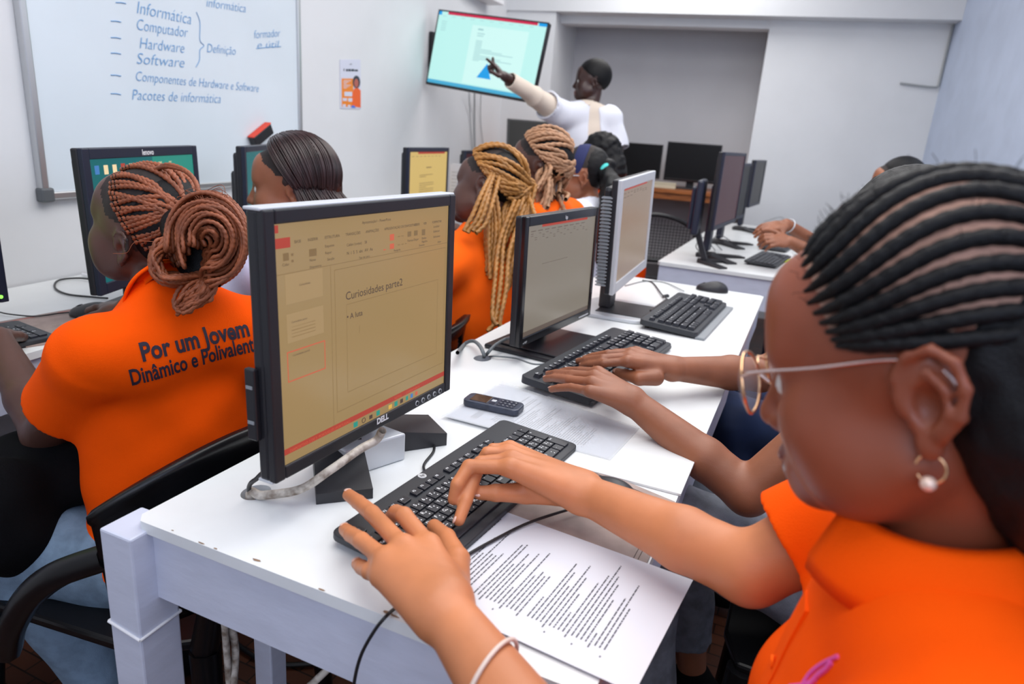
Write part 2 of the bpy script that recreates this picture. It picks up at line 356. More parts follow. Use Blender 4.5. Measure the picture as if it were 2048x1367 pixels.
def sdf_mesh(prims, res, disp=None, B=8):
    adds = [q for q in prims if q.mode == 'add']
    lo = np.min([q.c-q.r for q in adds], 0)-3*res-.01; hi = np.max([q.c+q.r for q in adds], 0)+3*res+.01
    bs = B*res; nb = np.ceil((hi-lo)/bs).astype(int)
    I = np.stack(np.meshgrid(*[np.arange(n) for n in nb], indexing='ij'), -1).reshape(-1, 3); C = lo+(I+.5)*bs
    D = field(prims, C); half = bs*math.sqrt(3)/2; keep = np.abs(D) < half*1.25+0.012; I = I[keep]; C = C[keep]
    g = np.arange(B+1); G = np.stack(np.meshgrid(g, g, g, indexing='ij'), -1).reshape(-1, 3)
    Vv = np.full((len(I), len(G)), 1.0); Pall = lo+((I*B)[:, None, :]+G[None])*res
    for q in prims:
        m = np.linalg.norm(C-q.c, axis=1) < q.r+half+q.k+.02 if q.r < 1e8 else np.ones(len(C), bool)
        if m.any(): Vv[m] = fold(Vv[m], q.fn(Pall[m]), q.k, q.mode)
    if disp: Vv = Vv+disp(Pall)
    Vv = Vv.reshape(-1, B+1, B+1, B+1); S = Vv < 0
    cs = np.zeros((len(I), B, B, B), int)
    for a in (0, 1):
        for b in (0, 1):
            for c in (0, 1): cs += S[:, a:B+a, b:B+b, c:B+c]
    act = (cs > 0) & (cs < 8); bi, i, j, k = np.nonzero(act); nact = len(bi)
    acc = np.zeros((nact, 3)); cnt = np.zeros(nact)
    for ax in range(3):
        o1, o2 = [x for x in range(3) if x != ax]
        for u in (0, 1):
            for w in (0, 1):
                off = [0, 0, 0]; off[o1] = u; off[o2] = w; e = list(off); e[ax] = 1
                v0 = Vv[bi, i+off[0], j+off[1], k+off[2]]; v1 = Vv[bi, i+e[0], j+e[1], k+e[2]]
                cr = (v0 < 0) != (v1 < 0); t = np.where(cr, v0/np.where(cr, v0-v1, 1), 0); p = np.tile(np.array(off, float), (nact, 1)); p[:, ax] += t
                acc += p*cr[:, None]; cnt += cr
    base = np.stack([i, j, k], 1)+I[bi]*B; verts = lo+(base+acc/np.maximum(cnt, 1)[:, None])*res
    N = nb*B+4; gid = lambda q: (q[:, 0]*N[1]+q[:, 1])*N[2]+q[:, 2]
    ids = gid(base); order = np.argsort(ids); sid = ids[order]; faces = []
    for ax in range(3):
        o1, o2 = (ax+1) % 3, (ax+2) % 3
        sl0 = [slice(0, B)]*3; sl1 = [slice(0, B)]*3; sl1[ax] = slice(1, B+1)
        a = S[(slice(None), *sl0)]; b = S[(slice(None), *sl1)]; x = np.nonzero(a != b)
        q = np.stack(x[1:], 1)+I[x[0]]*B; flip = a[x]
        c4 = []
        for du, dv in ((0, 0), (1, 0), (1, 1), (0, 1)):
            r = q.copy(); r[:, o1] -= du; r[:, o2] -= dv; g_ = gid(r); pos = np.clip(np.searchsorted(sid, g_), 0, len(sid)-1); c4.append(np.where(sid[pos] == g_, order[pos], -1))
        F = np.stack(c4, 1); ok = (F >= 0).all(1); F = F[ok]; fl = flip[ok]; F[~fl] = F[~fl][:, ::-1]; faces.append(F)
    return verts, np.vstack(faces)
def wrinkle(amp, f1=18., f2=31., seed=0, dirs=None):
    r = np.random.default_rng(seed); Ks = r.normal(size=(6, 3)); Ks /= np.linalg.norm(Ks, axis=1, keepdims=True); Ks *= np.linspace(f1, f2, 6)[:, None]*2; ph = r.uniform(0, 6, 6)
    def d(P):
        s = 0
        for K, p0 in zip(Ks, ph): s = s+np.sin(P@K+p0+1.3*np.sin(P@np.roll(K, 1)*.6))
        return amp*s/3
    return d
def sdf_obj(name, prims, res, mats, parent=None, origin=None, disp=None, matfn=None):
    v, f = sdf_mesh(prims, res, disp); mi = None
    if matfn is not None: mi = matfn(v[f].mean(1))
    return raw(name, v, f, mats, mi, True, parent, origin)
def march(fn, o, d, n=60, far=0.4):
    """sphere-trace rays o+d*t to the surface"""
    t = np.zeros(len(o))
    for _ in range(n): t = np.minimum(t+fn(o+d*t[:, None])*0.8, far)
    return o+d*t[:, None], t
# ---------------------------------------------------------------- the room (turned 6 degrees against the desks)
RO = np.array([-2.42, 5.23]); RT = math.radians(6); E1 = np.array([math.cos(RT), math.sin(RT)]); E2 = np.array([-math.sin(RT), math.cos(RT)])
def rp(s, t, z=0.0): q = RO+E1*s+E2*t; return V(q[0], q[1], z)
RR = np.array([[E1[0], E2[0], 0], [E1[1], E2[1], 0], [0, 0, 1]])
def onS(px, py, s):      # point on a wall plane s = const
    d = ray(px, py); k = (RO@E1+s)/(d[:2]@E1); return CAM+d*k
def onT(px, py, t):
    d = ray(px, py); k = (RO@E2+t)/(d[:2]@E2); return CAM+d*k
def rbox(name, s0, s1, t0, t1, z0, z1, m, kind='structure'):
    b = MB(); b.box((s0, t0, z0), (s1, t1, z1), R=RR, c=(RO[0], RO[1], 0)); o = b.build(name, m)
    if kind: tag(o, kind=kind)
    return o
SR = 3.09; CEIL = 2.85
rbox('floor', -0.15, SR+.15, -6.6, 1.0, -0.05, 0, 'floor')
rbox('ceiling', -0.15, SR+.15, -6.6, 1.0, CEIL, CEIL+.05, 'ceil')
rbox('wall_left', -0.12, 0, -6.6, 0.9, 0, CEIL, 'wall')
rbox('wall_right', SR, SR+.12, -6.6, 0.9, 0, CEIL, 'wall_blue')
rbox('wall_front', -0.15, SR+.15, -6.72, -6.6, 0, CEIL, 'wall')
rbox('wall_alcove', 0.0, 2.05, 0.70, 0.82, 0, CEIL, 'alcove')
rbox('wall_alcove_left', 0.0, 0.39, 0.0, 0.70, 0, CEIL, 'wall')
rbox('wall_back', 1.93, SR, 0.15, 0.82, 0, CEIL, 'wall')
rbox('trim_beam', 0.0, SR, -0.02, 0.16, 2.155, CEIL, 'wall')
rbox('trim_lintel', 0.39, 1.93, 0.16, 0.30, 2.10, CEIL, 'wall')
# conduit and cable in the right corner
b = MB(); pts = [rp(SR-.012, .135, 2.3), rp(SR-.012, .14, 1.85), rp(SR-.014, .135, 1.775), rp(SR-.05, .13, 1.76), rp(SR-.25, .135, 1.775)]
b.tube(smooth_path(pts, 40), .007, 8); tag(b.build('wall_cable', 'wallcable'), 'thin grey cable dropping down the right corner and turning left along the wall', 'cable')
# ---------------------------------------------------------------- whiteboard
T0, T1, WZ0, WZ1 = -3.99, -2.748, 0.985, 1.95
wb = empty('whiteboard', rp(0, (T0+T1)/2, WZ0), 'large white dry-erase board with aluminium frame and blue handwriting on left wall', 'whiteboard')
def wloc(s, t, z): return rp(s, t, z)-np.array(wb.location)
def wbox(name, s0, s1, t0, t1, z0, z1, m, bev=0):
    b = MB(); b.box((s0, t0, z0), (s1, t1, z1), bev=bev); v = (np.array(b.v)@RR.T)+np.array([RO[0], RO[1], 0])-np.array(wb.location); b.v = [tuple(q) for q in v]; return b.build(name, m, wb)
wbox('board_face', 0.001, 0.014, T0, T1, WZ0, WZ1, 'board')
b = MB()
for q in (((0, T0-.004, WZ0), (.024, T0+.018, WZ1)), ((0, T1-.018, WZ0), (.024, T1+.004, WZ1)), ((0, T0, WZ0-.004), (.024, T1, WZ0+.018)), ((0, T0, WZ1-.018), (.024, T1, WZ1+.004))): b.box(*q, bev=.004)
b.v = [tuple(q) for q in (np.array(b.v)@RR.T)+np.array([RO[0], RO[1], 0])-np.array(wb.location)]; b.build('frame', 'alu', wb)
for tt, zz in ((T0, WZ0), (T1, WZ0)): wbox('corner_cap', 0, .028, tt-.01 if tt == T0 else tt-.03, tt+.03 if tt == T0 else tt+.01, zz-.01, zz+.03, 'cornergrey', .006)
b = MB()
def wtext(s, px, py, px2, py2, h=None, bold=-.013, shear=.3):
    """handwritten line from pixel survey start/end on the board"""
    b = MB()
    py += 9; py2 += 9; A = onS(px, py, .016); B = onS(px2, py2, .016); vs, _ = text_mesh(s, bold, 'LEFT', shear); wid = vs[:, 0].max(); L = np.linalg.norm(B-A); dr = (B-A)/L
    up = nrm(np.array([0, 0, 1.])-dr*dr[2]); sz = (h or L/wid)*.85
    b.text(s, 1.0, A-np.array(wb.location), dr*L/wid, up*sz, bold=bold, shear=shear); b.build('handwritten_line', 'ink', wb)
def wline(px, py, px2, py2, r=.0014):
    b = MB()
    b.tube([onS(px, py, .0155)-np.array(wb.location), onS((px+px2)/2, (py+py2)/2-1, .0155)-np.array(wb.location), onS(px2, py2, .0155)-np.array(wb.location)], r, 5); b.build('pen_stroke', 'ink', wb)
wtext('Informática', 272, 17, 383, 40, .062); wtext('informática', 412, 4, 492, 16, .05)
wtext('Computador', 272, 50, 377, 66, .056); wtext('Hardware', 278, 87, 370, 97, .056); wtext('Software', 272, 118, 370, 126, .056)
wtext('Componentes de Hardware e Software', 270, 152, 518, 175, .050); wtext('Pacotes de informática', 263, 190, 442, 197, .054)
wtext('Definição', 413, 95, 472, 101, .050); wtext('formador', 508, 68, 562, 64, .05); wtext('e útil', 513, 88, 560, 86, .045)
for y, x in ((5, 232), (42, 222), (75, 222), (106, 222), (150, 222), (187, 222)): wline(x, y, x+20, y+2)
wline(513, 97, 562, 93)
brc = [onS(q[0], q[1], .0155)-np.array(wb.location) for q in ((393, 24), (400, 45), (400, 80), (408, 91), (400, 100), (399, 120), (392, 134))]
b = MB(); b.tube(smooth_path(brc, 40), .0012, 5); b.build('curly_bracket', 'ink', wb)
# eraser hanging tilted on the board
eo = onS(521, 268, .03); er = empty('board_eraser', eo, 'black board eraser with red edge stuck tilted on the whiteboard', 'eraser')
d1 = nrm(onS(541, 252, .03)-onS(501, 285, .03)); d2 = np.array([E1[0], E1[1], 0]); d3 = np.cross(d1, d2); RE = np.stack([d1, d2, d3], 1); 
if d3[2] < 0: d3 = -d3; RE = np.stack([d1, d2, d3], 1)
b = MB(); b.box((-.062, -.012, -.026), (.062, .016, .016), R=RE, bev=.004); b.build('felt_block', 'black', er)
b = MB(); b.box((-.064, -.013, .015), (.064, .017, .021), R=RE, bev=.003); b.build('grip', 'red', er)
# ---------------------------------------------------------------- poster
P0, P1, P2, P3 = [onS(*q, .003) for q in ((680, 119), (721, 119), (722, 218), (681, 217))]
po = empty('poster', P3, 'small orange and white poster of a woman taped on left wall', 'poster')
def pp(u, v, l=0.0): q = P3*(1-u)*(1-v)+P2*u*(1-v)+P1*u*v+P0*(1-u)*v; return q+np.array([E1[0], E1[1], 0])*l-P3
b = MB(); b.add([pp(0, 0, -.002), pp(1, 0, -.002), pp(1, 1, -.002), pp(0, 1, -.002), pp(0, 0), pp(1, 0), pp(1, 1), pp(0, 1)], [(4, 5, 6, 7), (3, 2, 1, 0), (0, 1, 5, 4), (1, 2, 6, 5), (2, 3, 7, 6), (3, 0, 4, 7)]); b.build('sheet', 'postw', po)
def blob(cu, cv, ru, rv, l, n=24): return [pp(cu+ru*math.cos(2*math.pi*i/n), cv+rv*math.sin(2*math.pi*i/n), l) for i in range(n)]
b = MB(); b.quad([pp(.06, .04, .0004), pp(.62, .04, .0004), pp(.62, .62, .0004), pp(.06, .62, .0004)]); b.build('orange_panel', 'posto', po)
b = MB(); b.quad(blob(.78, .55, .19, .13, .0006)); b.build('printed_hair', 'postd', po)
b = MB(); b.quad(blob(.77, .53, .11, .09, .0008)); b.build('printed_face', 'posts', po)
b = MB(); b.quad([pp(.55, .05, .0007), pp(.98, .03, .0007), pp(.99, .38, .0007), pp(.86, .43, .0007), pp(.66, .42, .0007), pp(.56, .30, .0007)]); b.build('printed_shirt', 'postr', po)
b = MB(); b.quad([pp(.5, .02, .0009), pp(.74, .02, .0009), pp(.66, .07, .0009), pp(.52, .07, .0009)]); b.build('blue_mark', 'postb', po)
b = MB()
for q in ((.18, .26, .56, .35), (.10, .16, .30, .22), (.36, .15, .56, .22), (.10, .03, .24, .09), (.34, .03, .46, .08)): b.quad([pp(q[0], q[1], .0009), pp(q[2], q[1], .0009), pp(q[2], q[3], .0009), pp(q[0], q[3], .0009)])
for i in range(6): b.quad([pp(.14, .42+i*.03, .0009), pp(.30+.2*((i*7) % 3)/2, .42+i*.03, .0009), pp(.30+.2*((i*7) % 3)/2, .432+i*.03, .0009), pp(.14, .432+i*.03, .0009)])
b.build('white_panels', 'postw', po)
b = MB()
for u0, u1, v0, v1 in ((.16, .2, .77, .82), (.27, .36, .765, .81), (.38, .5, .765, .81), (.52, .66, .765, .81), (.68, .86, .765, .8), (.45, .56, .9, .912)): b.quad([pp(u0, v0, .0006), pp(u1, v0, .0006), pp(u1, v1, .0006), pp(u0, v1, .0006)])
b.build('headline', 'postd', po)
# ---------------------------------------------------------------- television
tvc = V(-1.859, 3.743, 1.669); TW, TH = .73, .418; yw, tl, rl = -0.086, .107, -.107
rv = V(math.cos(yw), math.sin(yw), 0); n0 = V(math.sin(yw), -math.cos(yw), 0); uv = V(0, 0, 1)*math.cos(tl)-n0*math.sin(tl)
r2 = rv*math.cos(rl)+uv*math.sin(rl); u2 = uv*math.cos(rl)-rv*math.sin(rl); nn = np.cross(r2, u2)   # nn points to viewer? r x u
nn = -np.cross(u2, r2); RTV = np.stack([r2, u2, nn], 1)
tv = empty('television', tvc-nn*.03, 'flat screen television on left wall showing pale page with blue triangle', 'television')
def tb(name, boxes, m, bev=0):
    b = MB()
    for q in boxes: b.box(q[0], q[1], bev=bev)
    b.v = [tuple(x) for x in np.array(b.v)@RTV.T+nn*.03]; return b.build(name, m, tv)
w, h = TW/2, TH/2
tb('housing', [((-w, -h, -.035), (w, h, -.004)), ((-w*.6, -h*.7, -.07), (w*.6, h*.5, -.03))], 'black', .006)
tb('bezel', [((-w, -h, -.006), (w, -h+.014, .002)), ((-w, h-.008, -.006), (w, h, .002)), ((-w, -h, -.006), (-w+.008, h, .002)), ((w-.008, -h, -.006), (w, h, .002))], 'black_gloss', .001)
MT['tvs'] = emis('tv_screen_glow', (0.46, 0.80, 0.76), 1.0); MT['tvred'] = emis('tv_red_bar', (0.55, 0.01, 0.06), 1); MT['tvblue'] = emis('tv_blue', (0.0, 0.30, 0.72), 1); MT['tvgrey'] = emis('tv_grey_text', (0.27, 0.50, 0.52), 1); MT['tvteal'] = emis('tv_taskbar', (0.05, 0.36, 0.58), 1); MT['tvpale'] = emis('tv_page', (0.56, 0.84, 0.80), 1)
sc = tb('screen', [((-w+.008, -h+.014, -.004), (w-.008, h-.008, 0.0005))], 'tvs')
def tq(name, items, m, l=.0012, parent=None):
    b = MB()
    for (u0, v0, u1, v1) in items:
        X0 = -w+.008+(TW-.016)*u0; X1 = -w+.008+(TW-.016)*u1; Y0 = h-.008-(TH-.022)*v0; Y1 = h-.008-(TH-.022)*v1; b.quad([(X0, Y1, l), (X1, Y1, l), (X1, Y0, l), (X0, Y0, l)])
    b.v = [tuple(x) for x in np.array(b.v)@RTV.T+nn*.03]; o = b.build(name, m, sc); return o
tq('page', [(.34, .13, .86, .93)], 'tvpale', .0009)
tq('red_title_bar', [(.09, .0, .92, .035)], 'tvred'); tq('blue_corner', [(0, 0, .03, .05), (.93, 0, 1, .04)], 'tvblue')
tq('taskbar', [(0, .95, 1, 1)], 'tvteal', .0013)
its = [(.40, .17, .45, .19), (.40, .23, .47, .24), (.40, .26, .46, .27)]
for i in range(13): its.append((.40, .33+i*.022, .46+.30*((i*5) % 4)/3*(i > 3), .338+i*.022))
for i in range(10): its.append((.04+.09*i, .06, .08+.09*i, .065))
for i in range(5): its.append((.04, .13+.03*i, .09, .137+.03*i))
tq('page_text', its, 'tvgrey')
b = MB(); tri = [(.47, .80), (.60, .80), (.545, .60)]; b.quad([(-w+TW*u, h-TH*v, .0014) for u, v in tri]); b.v = [tuple(x) for x in np.array(b.v)@RTV.T+nn*.03]; b.build('blue_triangle', 'tvblue', sc)
b = MB(); wp = rp(0.0, -1.35, 1.70)-np.array(tv.location); b.box(wp-V(.0, .06, .10), wp+V(.03, .06, .10), bev=.004); b.tube([wp+V(.02, 0, 0), wp+V(.15, -.02, 0), V(-.05, .05, 0)], .016, 10); b.build('wall_bracket', 'black', tv)
cable('television_cable', [onS(938, 175, .05), onS(940, 230, .012), onS(944, 290, .012), onS(948, 345, .012)], .0035, 'wallcable', 'leftmost grey cable hanging below the television')
cable('television_cable', [onS(949, 178, .05), onS(949, 230, .012), onS(950, 290, .012), onS(952, 350, .012)], .0055, 'wallcable', 'thick middle grey cable hanging below the television')
cable('television_cable', [onS(962, 182, .05), onS(961, 230, .012), onS(964, 270, .012), onS(972, 330, .012)], .003, 'wallcable', 'thin rightmost curved cable hanging below the television')
b = MB(); a0 = onS(960, 3, 0.0); b.box(a0-V(0, .35, 0), a0+V(.12, .14, .03), bev=.004); tag(b.build('wall_shelf', 'white'), 'small white shelf on the left wall above the television', 'shelf')
# ---------------------------------------------------------------- desks
def desk(name, x0, x1, y0, y1, z, label, legs, holes=(), cat='desk', th=.016, apron=.10, group=None):
    d = empty(name, (x0, y0, 0), label, cat, group); o = V(x0, y0, 0)
    bm = bmesh.new(); loops = []
    c = .012; out = [(x0+c, y0), (x1-c, y0), (x1, y0+c), (x1, y1-c), (x1-c, y1), (x0+c, y1), (x0, y1-c), (x0, y0+c)]
    def loop(pts):
        vs = [bm.verts.new((p[0]-x0, p[1]-y0, z-th)) for p in pts]; return [bm.edges.new((vs[i], vs[(i+1) % len(vs)])) for i in range(len(vs))]
    es = loop(out)
    for hx, hy, rx, ry in holes: es += loop([(hx+rx*math.cos(-2*math.pi*i/24), hy+ry*math.sin(-2*math.pi*i/24)) for i in range(24)])
    bmesh.ops.triangle_fill(bm, use_beauty=True, edges=es)
    r = bmesh.ops.extrude_face_region(bm, geom=bm.faces[:])
    for q in r['geom']:
        if isinstance(q, bmesh.types.BMVert): q.co.z = z
    bmesh.ops.recalc_face_normals(bm, faces=bm.faces[:])
    b = MB(); b.bm(bm); b.build('desk_top', 'desk', d)
    i = .008
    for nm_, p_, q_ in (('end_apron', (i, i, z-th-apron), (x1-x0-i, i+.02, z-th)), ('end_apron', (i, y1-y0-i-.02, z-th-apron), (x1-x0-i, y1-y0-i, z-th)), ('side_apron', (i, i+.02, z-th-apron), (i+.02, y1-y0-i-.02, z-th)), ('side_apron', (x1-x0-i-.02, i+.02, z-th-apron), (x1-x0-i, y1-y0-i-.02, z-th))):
        b = MB(); b.box(p_, q_); b.build(nm_, 'desk_side_shaded', d)
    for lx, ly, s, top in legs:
        b = MB(); b.box((lx-x0-s/2, ly-y0-s/2, 0), (lx-x0+s/2, ly-y0+s/2, top), bev=.0025); b.build('leg', 'desk_side_shaded', d)
    return d
HA = Z(512, 984); HB = Z(965, 716)
D1 = desk('desk', -.722, -.108, .522, 2.63, .75, 'long white painted desk in foreground carrying the large nearest monitor', [(-.675, .70, .035, .634), (-.15, .56, .045, .634), (-.675, 2.59, .045, .634), (-.15, 2.59, .045, .634), (-.15, 1.3, .045, .634)],
          holes=[(HA[0], HA[1], .019, .022), (HB[0], HB[1], .02, .024)])
# corner post with its cord
b = MB(); b.box((-.756+.722, .498-.522, 0), (-.700+.722, .560-.522, .738), bev=.003); b.build('leg', 'desk_side_shaded', D1)
b = MB(); cz = .585
q = [V(-.757, .497, cz+.012), V(-.699, .497, cz+.004), V(-.699, .561, cz+.006), V(-.757, .561, cz+.01), V(-.757, .497, cz+.012)]
for i in range(4): b.tube([q[i]-V(.722*-1, .522, 0)*V(1, 1, 0) if 0 else q[i]+V(.722, -.522, 0), q[i+1]+V(.722, -.522, 0)], .0022, 6)
b.build('tied_cord', 'white', D1)
for px, py, s in ((395, 1090, .004), (512, 1119, .005), (425, 1100, .003), (345, 1060, .002), (775, 1224, .006), (790, 1232, .004), (640, 1180, .004), (870, 1258, .004)):
    b = MB(); c = Z(px, py, .7502)+V(.722, -.522, 0); c[1] = max(c[1], .002); a = rng.uniform(0, 3); n = 7
    b.quad([c+V(s*1.6*rng.uniform(.5, 1)*math.cos(2*math.pi*i/n), s*.5*rng.uniform(.5, 1)*math.sin(2*math.pi*i/n), .0002) for i in range(n)]); b.build('paint_chip', 'chip', D1)
for px, py in ((1455, 775), (1448, 792), (1440, 812), (1470, 745), (1425, 838), (1478, 722)):
    b = MB(); c = Z(px, py, .7502)+V(.722, -.522, 0); c[0] = .722-.111; b.quad([c+V(.003*math.cos(i)*rng.uniform(.5, 1), .007*math.sin(i)*rng.uniform(.5, 1), .0002) for i in np.arange(0, 6.28, .9)]); b.build('paint_chip', 'chip', D1)
# panel lying on the desk top that ends beside the brown mat (a second table section)
sec = MB(); sec.box((-.42, .955, .7502), (-.1045, 1.72, .7545), bev=.001); tag(sec.build('cover_board', 'desk', origin=(-.42, .955, .7502)), 'thin white board lying on the long desk under the plastic document sleeve', 'board')
D0 = desk('desk', -1.98, -1.46, .30, 4.1, .75, 'white wood-edged desk along the left wall under the whiteboard', [(-1.48, .34, .045, .634), (-1.48, 2.1, .045, .634), (-1.48, 4.05, .045, .634)])
D0.rotation_euler = (0, 0, math.radians(6.0)); D0.location = (-1.895, .32, 0)
D2 = desk('desk', -.60, .10, 3.08, 5.22, .75, 'white desk at the back right beside the bare wall', [(-.57, 3.11, .045, .60), (.06, 3.11, .045, .60), (-.57, 5.1, .045, .60), (.06, 5.1, .045, .60)], apron=.14)
# wooden counter inside the alcove
ct = empty('wooden_counter', rp(1.2, .45, 0), 'orange-brown wooden counter in the back alcove carrying two black monitors', 'counter')
def rl_(o, boxes, name, m, bev=.003):
    b = MB()
    for a_, c_ in boxes: b.box(a_, c_, bev=bev)
    b.v = [tuple(x) for x in np.array(b.v)@RR.T+V(RO[0], RO[1], 0)-np.array(o.location)]; return b.build(name, m, o)
rl_(ct, [((.80, .08, .90), (1.92, .69, .93))], 'counter_top', 'wood')
rl_(ct, [((.80, .10, .85), (1.92, .13, .90))], 'edge_rail', 'wood')
for s_ in (.84, 1.86): rl_(ct, [((s_, .12, 0), (s_+.04, .16, .90))], 'leg', 'black')
tc_ = empty('teacher_cabinet', rp(.35, -.2, 0), 'brown wooden cabinet under the laptop beside the pointing teacher', 'cabinet')
rl_(tc_, [((.02, -.52, 1.085), (.80, -.03, 1.11))], 'cabinet_top', 'wood'); rl_(tc_, [((.04, -.50, 0), (.78, -.05, 1.085))], 'cabinet_body', 'wood')
# ---------------------------------------------------------------- chairs
def arc_pts(R, a0, a1, n): return [(R*math.cos(a0+(a1-a0)*i/n), R*math.sin(a0+(a1-a0)*i/n)) for i in range(n+1)]
def plastic_chair(loc, rz, label, group=None, seatz=.42, hb=.80):
    """black moulded armchair; back towards local +x, sitter faces -x"""
    c = empty('plastic_armchair', (*loc, 0), label, 'chair', group, rz=rz)
    b = MB(); b.v = []; 
    # curved backrest shell with oval slots: grid over angle/height, faces dropped inside slots
    na, nz = 44, 22; R0 = .29; th = .012; z0 = seatz+.06; 
    ang = np.linspace(-math.radians(60), math.radians(60), na+1); vs = []; 
    def top(a): return hb-.09*max(0, (abs(a)-math.radians(20))/math.radians(46))**1.8
    for side in (0, 1):
        for i, a in enumerate(ang):
            for k in range(nz+1):
                f = k/nz; zb = z0; z = zb+(top(a)-zb)*f
                rad = R0+.05*f-(th if side else 0)+(.008 if f > .93 and not side else 0); vs.append((rad*math.cos(a)*.78, rad*math.sin(a), z))
    def hole(i, k):
        a = (ang[i]+ang[i+1])/2; f = (k+.5)/nz
        return ((a-math.radians(10))/math.radians(14))**2+((f-.70)/.17)**2 < 1 or ((a+math.radians(24))/math.radians(13))**2+((f-.30)/.13)**2 < 1
    def vi(sd, i, k): return sd*(na+1)*(nz+1)+i*(nz+1)+k
    fs = []; solid = {(i, k) for i in range(na) for k in range(nz) if not hole(i, k)}
    for (i, k) in solid:
        fs.append((vi(0, i, k), vi(0, i+1, k), vi(0, i+1, k+1), vi(0, i, k+1))); fs.append((vi(1, i, k), vi(1, i, k+1), vi(1, i+1, k+1), vi(1, i+1, k)))
        for di, dk, e in ((-1, 0, ((i, k), (i, k+1))), (1, 0, ((i+1, k+1), (i+1, k))), (0, -1, ((i+1, k), (i, k))), (0, 1, ((i, k+1), (i+1, k+1)))):
            if (i+di, k+dk) not in solid: (p, q_) = e; fs.append((vi(0, *p), vi(0, *q_), vi(1, *q_), vi(1, *p)))
    b.add(vs, fs, 0, True); b.build('backrest', 'chair', c)
    for s in (-1, 1):
        b = MB(); P = smooth_path([(.12, s*.262, hb-.16), (.055, s*.285, hb-.19), (.0, s*.29, hb-.24), (-.05, s*.285, hb-.31), (-.09, s*.27, seatz-.01)], 24)
        b.tube(P, .021, 8); b.build('armrest', 'chair', c)
    b = MB(); b.prism([(-.24, -.20), (.10, -.21), (.20, -.15), (.225, 0), (.20, .15), (.10, .21), (-.24, .20), (-.27, .12), (-.27, -.12)], seatz-.02, seatz, bev=.006); b.build('seat', 'chair', c)
    for sx, sy in ((-.23, -.19), (-.23, .19), (.19, -.16), (.19, .16)):
        b = MB(); b.cyl((sx*1.12, sy*1.15, 0), (sx, sy, seatz-.015), .018, .026, 10); b.build('leg', 'chair', c)
    for s in (-1, 1): b = MB(); b.cyl((.19, s*.16, seatz-.01), (.225, s*.17, seatz+.12), .024, .02, 8); b.build('back_support', 'chair', c)
    return c
def at(px, py, t): q = W(px, py, t); return (q[0], q[1])
chG1 = plastic_chair((-1.0, .80), math.radians(9), 'black plastic armchair behind the nearest desk holding the girl with copper braids', hb=.79)
def more_chair(x, y, rz, label, sc=1.0):
    c = copy_tree(chG1); c.location = (x, y, 0); c.rotation_euler = (0, 0, math.radians(rz)); c['label'] = label; c.scale = (sc, sc, sc); return c
# mesh-back swivel chair in the alcove
oc = empty('office_chair', (*at(1310, 470, 4.1), 0), 'black mesh swivel chair with loop armrest standing before the alcove counter', 'chair')
b = MB(); b.tube(smooth_path([(-.02, -.22, .58), (.02, -.22, .78), (.05, 0, .86), (.02, .22, .78), (-.02, .22, .58)], 40), .014, 8); b.tube([(-.02, -.22, .58), (-.02, .22, .58)], .014, 8)
b.build('back_frame', 'black', oc)
b = MB()
for i in range(22): y = -.2+i*.019; b.tube([(-.02, y, .585), (.03, y, .77+.07*math.cos(y/.22*1.5))], .0022, 4)
for i in range(12): b.tube([(-.02+i*.004, -.205, .60+i*.018), (-.02+i*.004, .205, .60+i*.018)], .002, 4)
b.build('back_mesh', 'black', oc)
for s in (-1, 1):
    b = MB(); b.tube(smooth_path([(-.1, s*.25, .48), (-.05, s*.29, .60), (-.12, s*.30, .69), (-.30, s*.30, .68), (-.34, s*.29, .60), (-.24, s*.25, .48)], 40), .014, 8); b.build('armrest', 'black', oc)
b = MB(); b.prism([(-.45, -.22), (0, -.24), (.02, 0), (0, .24), (-.45, .22)], .43, .49, bev=.015); b.build('seat', 'black', oc)
b = MB(); b.cyl((-.2, 0, .12), (-.2, 0, .43), .028); [b.tube([(-.2, 0, .12), (-.2+.28*math.cos(i*1.2566), .28*math.sin(i*1.2566), .07)], .018, 8) for i in range(5)]; b.build('pedestal', 'black', oc)
for i in range(5): b = MB(); c_ = V(-.2+.28*math.cos(i*1.2566), .28*math.sin(i*1.2566), .03); b.cyl(c_-V(.02, 0, 0), c_+V(.02, 0, 0), .03, n=14); b.build('caster', 'black', oc)
oc.rotation_euler = (0, 0, math.radians(-75))
# computer tower at lower left under the wall desk
twc = W(18, 935, 1.25); tw = empty('computer_tower', (-1.50, .50, 0), 'dark computer tower under the left desk at the picture edge', 'computer')
b = MB(); b.box((-.20, -.09, 0), (.20, .09, .42), bev=.006); b.build('case', 'charcoal', tw)
b = MB(); b.box((.2, -.08, .01), (.206, .08, .41), bev=.002); b.build('front_panel', 'black_gloss', tw)
b = MB(); b.quad([(.2066, -.05, .30), (.2066, -.02, .30), (.2066, -.02, .315), (.2066, -.05, .315)]); b.build('sticker', 'white', tw)
